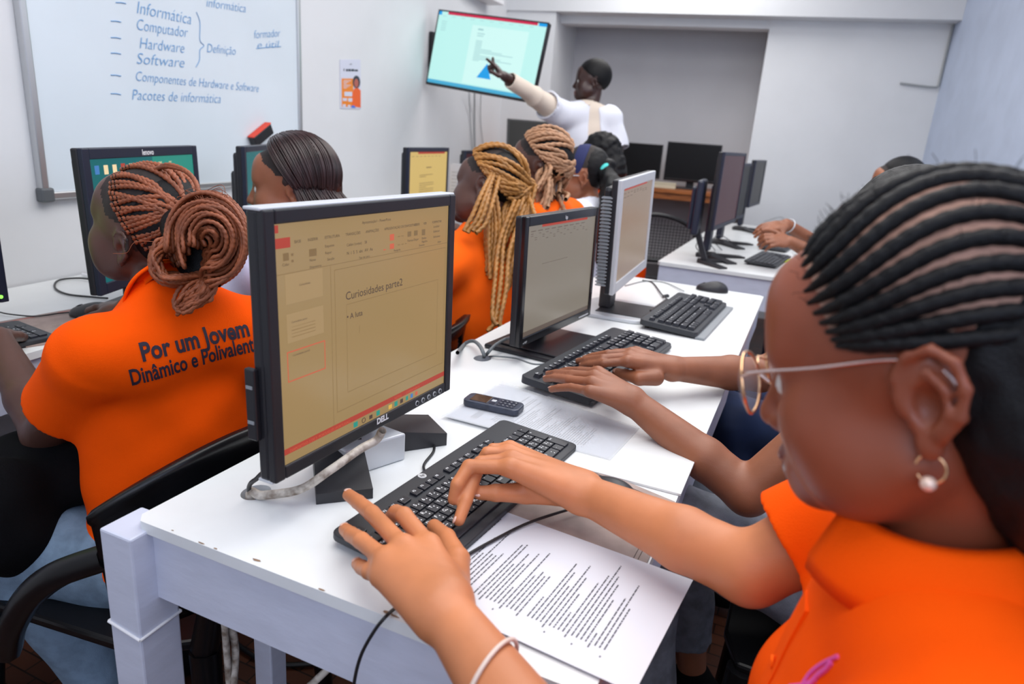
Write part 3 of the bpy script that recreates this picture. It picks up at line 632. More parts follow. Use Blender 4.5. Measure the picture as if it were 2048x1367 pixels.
# ---------------------------------------------------------------- monitors
def rotx(a): c, s = math.cos(a), math.sin(a); return np.array([[1, 0, 0], [0, c, -s], [0, s, c]])
class Mon:
    """local frame: x right, y away from the viewer, z up; origin on the table under the panel"""
    def __init__(s, name, label, c, yaw, w, h, zt=.75, tilt=0.0, roll=0.0, cat='monitor', group=None):
        s.w, s.h = w, h; s.root = empty(name, (c[0], c[1], zt), label, cat, group, rz=yaw); s.pc = V(0, 0, c[2]-zt); s.R = rotx(-tilt)@np.array([[math.cos(roll), 0, -math.sin(roll)], [0, 1, 0], [math.sin(roll), 0, math.cos(roll)]])
    def tf(s, b): b.v = [tuple(q) for q in np.array(b.v)@s.R.T+s.pc]; return b
    def body(s, bz, front, back, depth=.05, hump=.03, side=None, rim=.0, bezel_d=.012):
        w, h = s.w/2, s.h/2; l, r, t, bt = bz; s.bz = bz
        b = MB(); pr = [((-w, 0, -h), (-w+l, bezel_d, h)), ((w-r, 0, -h), (w, bezel_d, h)), ((-w+l, 0, h-t), (w-r, bezel_d, h)), ((-w+l, 0, -h), (w-r, bezel_d, -h+bt))]
        for q in pr: b.box(*q, bev=.0022)
        s.tf(b).build('bezel', front, s.root)
        b = MB(); e = rim; b.box((-w-e, bezel_d-.001, -h-e), (w+e, bezel_d+.016, h+e), bev=.004)
        b.box((-w+.02, bezel_d+.014, -h+.02), (w-.02, depth, h-.02), bev=.012)
        if hump: b.box((-w*.6, depth-.012, -h*.62), (w*.6, depth+hump, h*.5), bev=.012)
        s.tf(b).build('housing', back, s.root)
    def screen(s, m, glossy=None):
        w, h = s.w/2, s.h/2; l, r, t, bt = s.bz; s.x0, s.x1, s.z0, s.z1 = -w+l, w-r, -h+bt, h-t
        b = MB(); b.box((s.x0-.002, .0035, s.z0-.002), (s.x1+.002, .008, s.z1+.002)); s.scr = s.tf(b).build('screen', m, s.root); return s.scr
    def uv(s, u, v, l=.0): return V(s.x0+(s.x1-s.x0)*u, .0035-l, s.z1-(s.z1-s.z0)*v)
    def rects(s, name, items, m, l=.0002):
        b = MB()
        for (u0, v0, u1, v1) in items: b.quad([s.uv(u0, v1, l), s.uv(u1, v1, l), s.uv(u1, v0, l), s.uv(u0, v0, l)])
        return s.tf(b).build(name, m, s.scr)
    def texts(s, name, items, m, l=.0004):
        b = MB(); asp = (s.z1-s.z0)/(s.x1-s.x0)
        for it in items:
            u, v, sz, st = it[:4]; bd = it[4] if len(it) > 4 else 0; b.text(st, sz*(s.z1-s.z0), s.uv(u, v, l), (1, 0, 0), (0, 0, 1), bold=bd)
        return s.tf(b).build(name, m, s.scr)
    def logo(s, st, x, z, sz, m, l=.0006, name='logo', bold=.02, align='CENTER', shear=0): 
        b = MB(); b.text(st, sz, V(x, -l, z), (1, 0, 0), (0, 0, 1), bold=bold, align=align, shear=shear); return s.tf(b).build(name, m, s.root)
    def part(s, name, b, m, tf=False):
        if tf: s.tf(b)
        return b.build(name, m, s.root)
def frame_rects(u0, v0, u1, v1, t): return [(u0, v0, u1, v0+t*1.3), (u0, v1-t*1.3, u1, v1), (u0, v0, u0+t, v1), (u1-t, v0, u1, v1)]
MT['amber'] = emis('amber_screen', (0.42, 0.285, 0.125), .70, .24); MT['amber_dim'] = emis('amber_thumb', (0.47, 0.32, 0.15), .70, .4); MT['amber_line'] = emis('amber_line', (0.27, 0.17, 0.07), .7, .5)
MT['dktext'] = emis('screen_dark_text', (0.07, 0.045, 0.035), 1, .6); MT['redscr'] = emis('screen_red', (0.42, 0.05, 0.03), .9, .5); MT['redline'] = emis('screen_red_line', (0.6, 0.12, 0.06), .9, .5)
MT['greenscr'] = emis('screen_green', (0.02, 0.26, 0.20), 1, .5); MT['bluescr'] = emis('screen_blue', (0.05, 0.18, 0.45), 1, .5); MT['yelscr'] = emis('screen_yellow', (0.65, 0.38, 0.06), 1, .5)
MT['taupe'] = emis('taupe_screen', (0.235, 0.205, 0.165), .85, .25); MT['taupe2'] = emis('taupe_screen_brown', (0.26, 0.185, 0.13), .85, .25); MT['taupeline'] = emis('taupe_text', (0.13, 0.10, 0.08), .8, .5)
MT['maroonscr'] = emis('maroon_screen', (0.055, 0.014, 0.020), .8, .35, .3); MT['darkscr'] = emis('dark_screen', (0.004, 0.004, 0.005), .5, .35, .25); MT['yelscreen'] = emis('yellow_screen', (0.56, 0.40, 0.13), 1, .4)
MT['teals'] = emis('teal_wallpaper', (0.005, 0.12, 0.13), 1, .3); MT['teals2'] = emis('teal_wallpaper_light', (0.03, 0.36, 0.28), .6, .3); MT['iconcream'] = emis('icon_cream', (0.80, 0.62, 0.36), 1, .5); MT['limescr'] = emis('lime_screen', (0.50, 0.72, 0.30), .45, .4); MT['whitescr'] = emis('white_screen_mark', (.7, .75, .75), 1, .5)
# --- nearest monitor
m = Mon('monitor', 'large black monitor with silver rim and amber slide screen, nearest on the desk', (-.535, .786, .987), 1.517, .405, .334, tilt=.019)
m.body((.017, .017, .017, .0175), 'black', 'black', depth=.045, hump=.025); m.screen('amber')
b = MB(); b.box((-.204, .004, .1655), (.204, .030, .1695), bev=.0015); m.part('top_rim', b, 'silver', True)
b = MB(); b.box((-.203, .006, -.1695), (.203, .030, -.1655), bev=.0015); m.part('bottom_rim', b, 'silver', True)
m.rects('ribbon_tab', [(0, .055, .068, .095)], 'redscr'); m.rects('status_bar', [(0, .93, 1, .957)], 'redscr'); m.rects('title_icon', [(.0, .005, .02, .035)], 'redscr')
m.rects('slide_thumbnail', [(.04, .20, .21, .32), (.04, .36, .21, .48)], 'amber_dim'); m.rects('selected_thumbnail', frame_rects(.035, .515, .215, .645, .004), 'redline')
m.rects('slide_outline', frame_rects(.27, .22, .985, .875, .0015)+frame_rects(.33, .385, .93, .80, .0013)+[(0, .195, 1, .197), (.25, .2, .2515, .93), (.40, .50, .402, .535)], 'amber_line')
m.texts('slide_title', [(.325, .365, .052, 'Curiosidades parte2'), (.33, .455, .036, '• A luta', .006)], 'dktext')
m.texts('ribbon_text', [(.42, .04, .018, 'Apresentação1 - PowerPoint'), (.085, .082, .017, 'BASE'), (.145, .082, .017, 'INSERIR'), (.225, .082, .017, 'ESTRUTURA'), (.33, .082, .017, 'TRANSIÇÕES'), (.44, .082, .017, 'ANIMAÇÕES'), (.55, .082, .017, 'APRESENTAÇÃO DE DIAPOSITIVOS'), (.745, .082, .017, 'REVER'), (.81, .082, .017, 'VER'), (.875, .082, .017, 'FORMATAR'),
  (.225, .118, .016, 'Esquema'), (.225, .146, .016, 'Repor'), (.235, .174, .016, 'Secção'), (.15, .165, .016, 'Novo'), (.03, .165, .016, 'Colar'), (.335, .128, .017, 'Calibri (corpo)    28'), (.335, .165, .02, 'N  I  S  S  abc  AV  Aa'), (.40, .193, .014, 'Tipo de Letra'), (.61, .19, .014, 'Parágrafo'), (.70, .155, .016, 'Formas Dispor'), (.80, .155, .016, 'Estilos'), (.80, .172, .016, 'Rápidos'), (.885, .105, .016, 'Localizar'), (.885, .13, .016, 'Substituir'), (.885, .158, .016, 'Selecionar'), (.78, .188, .014, 'Desenho'), (.92, .188, .014, 'Editar'), (.15, .193, .014, 'Diapositivos'), (.10, .255, .012, 'Curiosidades'), (.06, .40, .011, 'Curiosidades parte1'), (.06, .54, .012, 'Curiosidades parte2')], 'dktext')
m.rects('thumbnail_lines', [(.06, .415+.014*i, .17, .418+.014*i) for i in range(4)], 'amber_line')
m.rects('ribbon_icon_red', [(.585, .105, .612, .135), (.585, .15, .612, .175), (.545, .17, .56, .175)], 'redline')
m.rects('ribbon_icon', [(.035, .115, .06, .145), (.15, .115, .185, .145), (.07, .12, .08, .13), (.07, .145, .08, .155), (.70, .105, .725, .13), (.745, .105, .77, .13), (.80, .105, .825, .135), (.635, .12, .65, .123), (.66, .12, .675, .123), (.635, .16, .65, .163), (.66, .16, .675, .163), (.685, .16, .695, .163)], 'amber_line')
m.texts('status_text', [(.03, .953, .018, 'DIAPOSITIVO 3 DE 3'), (.17, .953, .018, 'PORTUGUÊS (PORTUGAL)'), (.62, .953, .018, 'NOTAS'), (.70, .953, .018, 'COMENTÁRIOS')], 'redline')
for nm, mm, items in (('taskbar_icon_green', 'greenscr', [(.36, .966, .385, .992), (.50, .966, .522, .992), (.62, .966, .642, .992), (.70, .968, .717, .99)]), ('taskbar_icon_yellow', 'yelscr', [(.58, .968, .603, .990)]), ('taskbar_icon_dark', 'dktext', [(.455, .970, .475, .990), (.66, .968, .68, .990)]), ('taskbar_icon_blue', 'bluescr', [(.735, .968, .752, .99)]), ('taskbar_icon_red', 'redline', [(.77, .968, .788, .99)])): m.rects(nm, items, mm)
b = MB(); b.tube([m.uv(.42+.01*math.cos(i*.5), .978+.012*math.sin(i*.5), .0005) for i in range(14)], .0006, 4); m.tf(b).build('search_icon', 'dktext', m.scr)
m.logo('DELL', .01, -.158, .0125, 'white', bold=.05)
for i in range(5): b = MB(); b.cyl((.10+.017*i, -.0012, -.1585), (.10+.017*i, .002, -.1585), .0042, n=18); m.part('button', b, 'silver', True)
for i in range(5): b = MB(); b.cyl((.10+.017*i, -.0016, -.1585), (.10+.017*i, -.001, -.1585), .0030, n=18); m.part('button_face', b, 'black_gloss', True)
b = MB(); b.box((-.210, .020, -.112), (-.202, .036, -.020), bev=.002); m.part('side_port_box', b, 'black', True)
for z_ in (-.09, -.045): b = MB(); b.box((-.2112, .023, z_), (-.2098, .033, z_+.004)); m.part('side_port', b, 'grey', True)
def foot(a, c, wd, th0, th1):   # slab foot from a to c
    a, c = V(*a), V(*c); d = nrm(c-a); n = V(-d[1], d[0]); P = [a-n*wd*.5, c-n*wd*.55, c+n*wd*.55, a+n*wd*.5]; b = MB()
    lo = [(*q, 0.0005) for q in P]; hi = [(*P[0], th0), (*P[1], th1), (*P[2], th1), (*P[3], th0)]
    b.add(lo+hi, [(3, 2, 1, 0), (4, 5, 6, 7), (0, 1, 5, 4), (1, 2, 6, 5), (2, 3, 7, 6), (3, 0, 4, 7)]); return b
rz = 1.517; cR = np.array([[math.cos(rz), -math.sin(rz)], [math.sin(rz), math.cos(rz)]])
def loc2(P): return tuple((np.array(P[:2])-np.array([-.535, .786]))@cR)
m.part('base_foot', foot(loc2((-.60, .775)), loc2((-.520, .690)), .070, .052, .016), 'charcoal'); m.part('base_foot', foot(loc2((-.585, .860)), loc2((-.520, .945)), .075, .040, .022), 'charcoal')
b = MB(); b.prism([(-.045, .02), (.055, -.015), (.062, .05), (-.035, .075)], .0006, .046, bev=.003); m.part('base_hub', b, 'silver')
b = MB(); b.box((-.035, .035, .03), (.04, .075, .24), bev=.006); m.part('neck', b, 'silver')
# --- middle monitor
m = Mon('monitor', 'black monitor with grey document screen and dark square base, second on the desk', (-.53, 1.56, .94), 1.465, .40, .2925, tilt=.021)
m.body((.016, .016, .022, .020), 'black_gloss', 'black', depth=.04, hump=.03); m.screen('taupe'); m.rects('title_bar', [(.18, .0, .86, .022)], 'redscr')
m.rects('top_tint', [(0, 0, 1, .0)], 'taupe2')
m.rects('document_text', [(.04+.09*i, .045, .10+.09*i, .052) for i in range(9)]+[(.04+.05*((i*3) % 17), .07+.018*(i % 4), .07+.05*((i*3) % 17), .075+.018*(i % 4)) for i in range(26)]+[(.21, .36, .58, .3635)], 'taupeline')
m.rects('taskbar', [(0, .955, 1, 1)], 'bluescr' if 0 else 'taupeline'); m.logo('hp', 0.0, .1290, .013, 'legend', bold=.01)
b = MB(); b.box((.12, -.0012, -.139), (.18, .001, -.136)); m.part('button_strip', b, 'silver', True); m.logo('w1907', -.175, -.141, .007, 'legend', bold=0, name='model_text')
b = MB(); b.box((-.135, -.095, 0.0005), (.125, .13, .012), bev=.005); b.prism([(-.12, -.08), (.11, -.08), (.10, .11), (-.11, .11)], .012, .017, bev=.002); m.part('base_plate', b, 'black')
b = MB(); b.box((-.04, .045, .012), (.04, .075, .20), bev=.008); m.part('neck', b, 'black')
# --- silver monitor
m = Mon('monitor', 'silver framed monitor leaning slightly, third on the long desk', (-.472, 2.027, 1.009), 1.589, .43, .313, tilt=.021, roll=.04)
m.body((.026, .026, .026, .030), 'silver', 'black', depth=.055, hump=.03); m.screen('taupe2'); m.rects('title_bar', [(.05, 0, .8, .02)], 'redscr')
m.rects('document_text', [(.05+.1*((i*3) % 8), .05+.02*(i % 3), .11+.1*((i*3) % 8), .056+.02*(i % 3)) for i in range(16)], 'taupeline')
b = MB()
for i in range(26): b.box((-.2285, .02, -.13+i*.0095), (-.2272, .05, -.126+i*.0095))
for i in range(26): b.box((-.2085, .022, -.13+i*.0095), (-.2072, .052, -.126+i*.0095))
m.part('vent_slots', b, 'grey', True)
b = MB(); P = [(.125*math.copysign(abs(math.cos(a))**.45, math.cos(a)), .02+.115*math.copysign(abs(math.sin(a))**.45, math.sin(a))) for a in np.linspace(0, 2*math.pi, 40, endpoint=False)]
b.prism(P, .0005, .012, bev=.003); m.part('base_plate', b, 'silver'); b = MB(); b.box((-.085, -.075, .011), (.085, .075, .0145), bev=.003); m.part('base_inlay', b, 'charcoal')
b = MB(); b.box((-.04, .045, .012), (.04, .08, .2), bev=.008); m.part('neck', b, 'charcoal')
# --- monitors on the back right desk
def side_mon(px, py, y, w, h, zc, yaw, label, scr, stand=True):
    c = Z(px, py, .75); m = Mon('monitor', label, (c[0], c[1], zc), yaw, w, h); m.body((.013, .013, .015, .02), 'navyblack', 'black', depth=.035, hump=.02); m.screen(scr)
    b = MB(); b.box((-.035, .055, .03), (.035, .085, .34), bev=.008); m.part('stand_column', b, 'navyblack')
    for s in (-1, 1): m.part('base_foot', foot((0, .06), (s*.13, -.08), .05, .02, .008), 'black')
    b = MB(); b.box((-.05, .03, 0.0005), (.05, .11, .022), bev=.006); m.part('base_hub', b, 'black'); return m
m = side_mon(1440, 517, 3.3, .53, .337, 1.075, 1.50, 'black monitor with dark red screen, nearest on the back right desk', 'maroonscr')
b = MB(); [b.cyl((-.2515, .012, -.03-.03*i), (-.2485, .012, -.03-.03*i), .006, n=14) for i in range(2)]; m.part('side_button', b, 'grey', True)
b = MB()
b.box((-.30, .06, .10), (-.255, .085, .33), bev=.01); b.box((-.295, .06, .0), (-.262, .08, .12), bev=.008); 
rt = m.root; st = empty('monitor', (*at(1412, 505, 3.12), .75), 'narrow black monitor seen edge-on with slanting stand, left on the back right desk', 'monitor', rz=1.64)
b = MB(); b.box((-.10, .045, .13), (.10, .075, .37), bev=.01); b.box((-.08, .073, .15), (.08, .095, .34), bev=.01); b.build('panel', 'navyblack', st)
b = MB(); b.box((-.02, -.01, .0), (.02, .012, .17), bev=.004, R=rotx(-.35), c=(0, 0, .012)) if 0 else b.box((-.02, -.012, .0), (.02, .012, .18), bev=.004, R=rotx(-.38), c=(0, .0, .01)); b.build('neck', 'black', st)
for s in (-1, 1): foot((0, .02), (s*.11, -.09), .04, .018, .008).build('base_foot', 'black', st)
m = side_mon(1462, 490, 4.0, .44, .30, 1.04, 1.46, 'black monitor with slotted back, second on the back right desk', 'darkscr')
m = side_mon(1500, 462, 4.6, .44, .29, 1.06, 1.50, 'thin black monitor seen almost edge-on, farthest on the back right desk', 'darkscr')
# --- alcove monitors on the wooden counter
def alc(s, t, w, h, label, yaw=.1):
    q = rp(s, t); m = Mon('monitor', label, (q[0], q[1], .93+.055+h/2), yaw, w, h, zt=.93); m.body((.013, .013, .015, .02), 'black_gloss', 'black', depth=.04); m.screen('darkscr')
    b = MB(); b.box((-.03, .05, .0), (.03, .07, .2), bev=.004); m.part('neck', b, 'black'); b = MB(); b.prism([(-.1, -.07), (.1, -.07), (.08, .09), (-.08, .09)], 0.0005, .012, bev=.003); m.part('base_plate', b, 'black'); return m
m = alc(1.06, .38, .42, .27, 'black monitor with small white label on the alcove counter, left of the two')
m.logo('lenovo', .14, -.118, .02, 'white'); b = MB(); b.box((.12, -.001, -.10), (.17, .003, -.085)); m.part('label_sticker', b, 'white', True)
alc(1.52, .30, .42, .30, 'black switched-off monitor on the alcove counter, right of the two')
bx = empty('cream_box', rp(1.33, .14, .93), 'small cream box lying on the wooden counter between the black monitors', 'box', rz=.15)
b = MB(); b.box((-.11, -.03, 0.0005), (.10, .03, .035), bev=.004); b.build('box_body', 'cream_plastic', bx); b = MB(); b.box((-.112, -.032, .035), (.102, .032, .045), bev=.003); b.build('lid', 'cream_plastic', bx)
# --- wall desk monitors
def topfit(pxa, pya, z): return Z(pxa, pya, z)
A_, B_ = Z(167.5, 297, 1.158), Z(396.5, 291, 1.158); c = (A_+B_)/2; dv = B_-A_; w_ = np.linalg.norm(dv); hh = .325
m = Mon('monitor', 'black monitor with teal desktop and rows of folder icons below the whiteboard', (c[0], c[1], 1.158-hh/2), math.atan2(dv[1], dv[0]), w_, hh, tilt=.03)
m.body((.024, .024, .024, .026), 'navyblack', 'black', depth=.045, hump=.03); m.screen('teals')
m.rects('wallpaper_light', [(.55, 0, 1, .22), (.62, .22, 1, .55), (.72, .55, 1, .8)], 'teals2'); m.logo('lenovo', .0, .1435, .019, 'white', bold=.02); m.rects('corner_label', [], 'white') if 0 else None
its = [(.035+.072*i, .05, .07+.072*i, .125) for i in range(1, 9) if i != 3]+[(.035+.072*i, .22, .07+.072*i, .295) for i in range(0, 8)]+[(.72, .05, .755, .12), (.035+.072, .39, .07+.072, .465)]
for q in its: m.rects('desktop_icon', [q], 'iconcream')
m.rects('desktop_icon', [(.035+.072*3, .045, .072+.072*3, .13)], 'redscr'); m.rects('desktop_icon', [(.035, .05, .07, .12)], 'bluescr')
b = MB(); b.quad([m.uv(.055+.022*math.cos(a), .425+.038*math.sin(a), .0003) for a in np.arange(0, 6.28, .3)]); m.tf(b).build('browser_icon', 'redline', m.scr)
b = MB(); b.quad([m.uv(.055+.009*math.cos(a), .425+.016*math.sin(a), .0005) for a in np.arange(0, 6.28, .4)]); m.tf(b).build('browser_icon_centre', 'bluescr', m.scr)
b = MB(); b.box((-.04, .05, .0), (.04, .08, .2), bev=.004); m.part('neck', b, 'black'); b = MB(); b.prism([(-.12, -.09), (.12, -.09), (.10, .12), (-.10, .12)], 0.0005, .014, bev=.003); m.part('base_plate', b, 'black')
def wmon(pxa, pya, pxb, zt_, w, h, label, scr, front='navyblack', facez=0):
    A = Z(pxa, pya, zt_); d = ray(pxb, 292); d = d[:2]/d[1]*1.0     # far end on the ray through pxb
    lo, hi = A[1], A[1]+w
    for _ in range(40):
        md = (lo+hi)/2; Q = np.array([d[0]*md, md]); 
        if np.linalg.norm(Q-A[:2]) < w: lo = md
        else: hi = md
    Bv = np.array([d[0]*lo, lo, zt_]); c = (A+Bv)/2; dv = Bv-A
    m = Mon('monitor', label, (c[0], c[1], zt_-h/2), math.atan2(dv[1], dv[0]), w, h); m.body((.018, .018, .018, .022), front, 'black', depth=.045, hump=.03); m.screen(scr)
    b = MB(); b.box((-.04, .05, .0), (.04, .08, .2), bev=.004); m.part('neck', b, 'black'); b = MB(); b.prism([(-.11, -.09), (.11, -.09), (.09, .11), (-.09, .11)], 0.0005, .014, bev=.003); m.part('base_plate', b, 'black'); return m
m = wmon(489, 293, 560, 1.158, .42, .32, 'black monitor mostly hidden behind the girl with long straight hair', 'teals')
m = wmon(818, 295, 899, 1.170, .46, .33, 'black monitor with yellow page screen standing against the left wall', 'yelscreen')
m.rects('red_title_bar', [(.2, 0, .93, .028)], 'redscr'); m.rects('page_text', [(.42, .22, .56, .235)]+[(.25, .33, .60, .338), (.25, .355, .42, .363)]+[(.25, .45+.03*i, .63-.2*(i % 3 == 2), .458+.03*i) for i in range(5)]+[(.05+.1*i, .06, .11+.1*i, .066) for i in range(8)], 'amber_line')
m = wmon(932, 301, 985, 1.150, .44, .32, 'dark maroon monitor below the television behind the golden twists', 'maroonscr'); m.rects('red_title_bar', [(.3, .03, .9, .055)], 'redscr')
# leftmost monitor, only its right edge shows
m = Mon('monitor', 'black monitor cut by the left picture edge with green power light', (-1.625, .715, .975), math.radians(90), .43, .33)
m.body((.018, .018, .018, .024), 'navyblack', 'black', depth=.045, hump=.03); m.screen('limescr'); m.rects('taskbar', [(0, .95, 1, 1)], 'darkscr')
b = MB(); b.cyl((.198, -.0015, -.151), (.198, .002, -.151), .004, n=12); m.part('power_light', b, 'green_led', True)
b = MB(); b.box((.170, -.0015, -.155), (.185, .001, -.146)); m.part('button_label', b, 'silver', True)
b = MB(); b.box((-.04, .05, .0), (.04, .08, .2), bev=.004); m.part('neck', b, 'black'); b = MB(); b.prism([(-.11, -.09), (.11, -.09), (.09, .11), (-.09, .11)], 0.0005, .014, bev=.003); m.part('base_plate', b, 'black')
# --- laptop on the cabinet
lq = W(1062, 290, 4.75); lp = empty('laptop', (lq[0], lq[1], 1.112), 'open black laptop on the brown cabinet beside the pointing teacher', 'laptop', rz=.55)
b = MB(); b.box((-.17, -.24, 0.0005), (.17, 0, .018), bev=.003); b.build('laptop_base', 'black', lp)
b = MB(); b.box((-.17, -.004, .0), (.17, .006, .235), bev=.003, R=rotx(-.30), c=(0, 0, .016)); b.build('lid', 'black', lp)
b = MB(); b.quad([V(-.155, -.0045, .02), V(.155, -.0045, .02), V(.155, -.0045, .222), V(-.155, -.0045, .222)]); b.v = [tuple(x) for x in np.array(b.v)@rotx(-.30).T+V(0, 0, .016)]; b.build('laptop_screen', 'darkscr', lp)
wq = W(1034, 282, 4.6); b = MB(); b.box((-.05, -.03, 0.001), (.05, .03, .035), bev=.008); tag(b.build('beige_adapter', 'cream_plastic'), 'small beige adapter lying on the brown cabinet left of the laptop', 'adapter').location = (wq[0], wq[1], 1.111)
# ---------------------------------------------------------------- keyboards
LEG = {1: ['~', '1', '2', '3', '4', '5', '6', '7', '8', '9', '0', '-', '='], 2: list('QWERTYUIOP[]'), 3: list('ASDFGHJKL;\''), 4: list('ZXCVBNM,./')}
def key_layout():
    K = []   # x, y(from back), w, h, legend
    def row(y, x, items, h=1):
        for w, l in items:
            if l is not None: K.append((x, y, w, h, l))
            x += w
        return x
    row(0, 0, [(1, 'Esc'), (1, None)]+[(1, 'F%d' % i) for i in (1, 2, 3, 4)]+[(.5, None)]+[(1, 'F%d' % i) for i in (5, 6, 7, 8)]+[(.5, None)]+[(1, 'F%d' % i) for i in (9, 10, 11, 12)], .8)
    row(0, 15.3, [(1, 'Prt'), (1, 'Scr'), (1, 'Pau')], .8)
    row(1.15, 0, [(1, l) for l in LEG[1]]+[(2, '<-')]); row(2.15, 0, [(1.5, 'Tab')]+[(1, l) for l in LEG[2]]+[(1.5, '|')])
    row(3.15, 0, [(1.75, 'Caps')]+[(1, l) for l in LEG[3]]+[(2.25, 'Enter')]); row(4.15, 0, [(2.25, 'Shift')]+[(1, l) for l in LEG[4]]+[(2.75, 'Shift')])
    row(5.15, 0, [(1.5, 'Ctrl'), (1.1, 'Win'), (1.15, 'Alt'), (6.25, ''), (1.25, 'Alt'), (1.25, 'Fn'), (1.25, 'Ctrl')])
    for j, r_ in enumerate((('Ins', 'Hm', 'PgU'), ('Del', 'End', 'PgD'))): row(1.15+j, 15.3, [(1, l) for l in r_])
    row(4.15, 16.3, [(1, '^')]); row(5.15, 15.3, [(1, '<'), (1, 'v'), (1, '>')])
    for j, r_ in enumerate((('Num', '/', '*', '-'), ('7', '8', '9'), ('4', '5', '6'), ('1', '2', '3'))): row(1.15+j, 18.6, [(1, l) for l in r_])
    K.append((21.6, 2.15, 1, 2, '+')); K.append((21.6, 4.15, 1, 2, 'Ent')); row(5.15, 18.6, [(2, '0'), (1, '.')]); return K
def keyboard(label, C, ang, z, L=.44, Wd=.145, style='flat', individual=True, tilt=.05, body='keyplate', name='keyboard', group=None, legs=True, rim=.012, back=.022):
    """local x along the rows, y towards the monitor"""
    k = empty(name, (C[0], C[1], z), label, 'keyboard', group, rz=ang); U = (L-2*rim)/22.6; RT_ = rotx(tilt)
    U2 = (Wd-rim-back)/6.15; y0 = Wd/2-back
    b = MB(); hb = .012 if style == 'flat' else .018
    P = [(-L/2, -Wd/2), (L/2, -Wd/2), (L/2, Wd/2), (-L/2, Wd/2)]; bm = bmesh.new()
    cr = .012; pts = []
    for (x, y), a0 in zip([(-L/2+cr, -Wd/2+cr), (L/2-cr, -Wd/2+cr), (L/2-cr, Wd/2-cr), (-L/2+cr, Wd/2-cr)], (math.pi, 1.5*math.pi, 0, .5*math.pi)):
        for i in range(5): t = a0+i*math.pi/8; pts.append((x+cr*math.cos(t), y+cr*math.sin(t)))
    b.prism(pts, .002, hb, bev=.0018); 
    if style != 'flat':
        b.box((-L/2, -Wd/2, .001), (L/2, -Wd/2+.008, .012), bev=.003)
    zoff = V(0, 0, math.sin(tilt)*Wd/2+.001); b.v = [tuple(q) for q in np.array(b.v)@RT_.T+zoff]; b.build('keyboard_body', body, k)
    b = MB()
    for s in (-1, 1): b.box((s*L*.42-.012, Wd/2-.022, 0), (s*L*.42+.012, Wd/2-.012, math.sin(tilt)*Wd+.0015), bev=.001)
    b.build('fold_out_feet', 'black', k)
    kh = .0035 if style == 'flat' else .0075; allb = MB()
    for (x, y, w, h, l) in key_layout():
        x0 = -L/2+rim+x*U; x1 = x0+w*U; y1 = y0-y*U2; y0_ = y1-h*U2; g = .0010; cx, cy = (x0+x1)/2, (y0_+y1)/2
        b = MB() if individual else allb
        if style == 'flat':
            b.box((x0+g*1.3, y0_+g*1.3, hb-.001), (x1-g*1.3, y1-g*1.3, hb+kh), bev=.0008)
        else:
            n0 = len(b.v); o = .0022; vs = [(x0+g, y0_+g, hb-.001), (x1-g, y0_+g, hb-.001), (x1-g, y1-g, hb-.001), (x0+g, y1-g, hb-.001), (x0+g+o, y0_+g+o*.8, hb+kh), (x1-g-o, y0_+g+o*.8, hb+kh), (x1-g-o, y1-g-o*1.2, hb+kh+.0005), (x0+g+o, y1-g-o*1.2, hb+kh+.0005)]
            b.add(vs, [(3, 2, 1, 0), (4, 5, 6, 7), (0, 1, 5, 4), (1, 2, 6, 5), (2, 3, 7, 6), (3, 0, 4, 7)])
        if l and individual:
            sz = U*.42 if len(l) == 1 else U*.30; px_ = x0+g+.0028; b.text(l, sz, (px_, y1-g-.0022-sz*.75, hb+kh+.0007), (1, 0, 0), (0, 1, 0), mi=1, bold=.01)
            if len(l) == 1 and l.isalnum() and style == 'flat':
                for dx, dy in ((.62, .28), (.62, .62)): c_ = V(x0+dx*U*w, y0_+dy*U2*.9, hb+kh+.0002); b.quad([c_+V(.0011*math.cos(t), .0011*math.sin(t), 0) for t in np.arange(0, 6.2, 1.05)], 1)
        if individual:
            b.v = [tuple(q) for q in np.array(b.v)@RT_.T+zoff]; b.build('key', ['key', 'legend'], k)
    if not individual: allb.v = [tuple(q) for q in np.array(allb.v)@RT_.T+zoff]; allb.build('keycaps', 'key', k)
    return k, U, RT_, zoff, hb
K1 = keyboard('flat black keyboard under both hands of the girl with cornrows', (-.381, .8065), math.radians(85.3), .75, .437, .148)
k, U, RT_, zoff, hb = K1
b = MB(); c_ = V(-.035, .066, hb+.0004); b.cyl(c_-V(0, 0, .001), c_, .0065, n=24, mi=0); b.text('hp', .008, c_+V(-.0042, -.0022, .0003), (1, 0, 0), (0, 1, 0), mi=1, shear=.3); b.v = [tuple(q) for q in np.array(b.v)@RT_.T+zoff]; b.build('round_badge', ['silver', 'key'], k)
K2 = keyboard('black keyboard with tall keys under the brown hands, second on the desk', (-.377, 1.462), math.radians(83.5), .7548, .50, .165, style='tall', tilt=.06)
K3 = keyboard('black keyboard with dusty tall keys before the silver monitor', (-.300, 2.095), math.radians(87), .75, .46, .165, style='tall', tilt=.06)
b = MB(); b.box((-.23, -.105, .0), (.23, -.078, .008), bev=.002); b.build('palm_rest', 'grey', K3[0])
b = MB(); b.box((-.06, .088, .002), (.14, .10, .020), bev=.004); b.build('cable_hump', 'black', K3[0])
kq = Z(20, 655, .76); K4 = keyboard('flat black keyboard cut by the left picture edge, number block showing', (-1.545, .705), math.radians(87), .75, .44, .15)
kq = Z(1505, 516, .76); keyboard('black keyboard in front of the dark red monitor on the back right desk', (-.155, 3.53), math.radians(83), .75, .42, .145, individual=False)
kq = Z(1545, 487, .76); keyboard('black keyboard under the clasped hands on the back right desk', (-.145, 4.13), math.radians(84), .75, .42, .145, individual=False)
kq = Z(1578, 452, .76); keyboard('farthest black keyboard on the back right desk near the wall', (-.11, 4.82), math.radians(84), .75, .42, .145, individual=False)
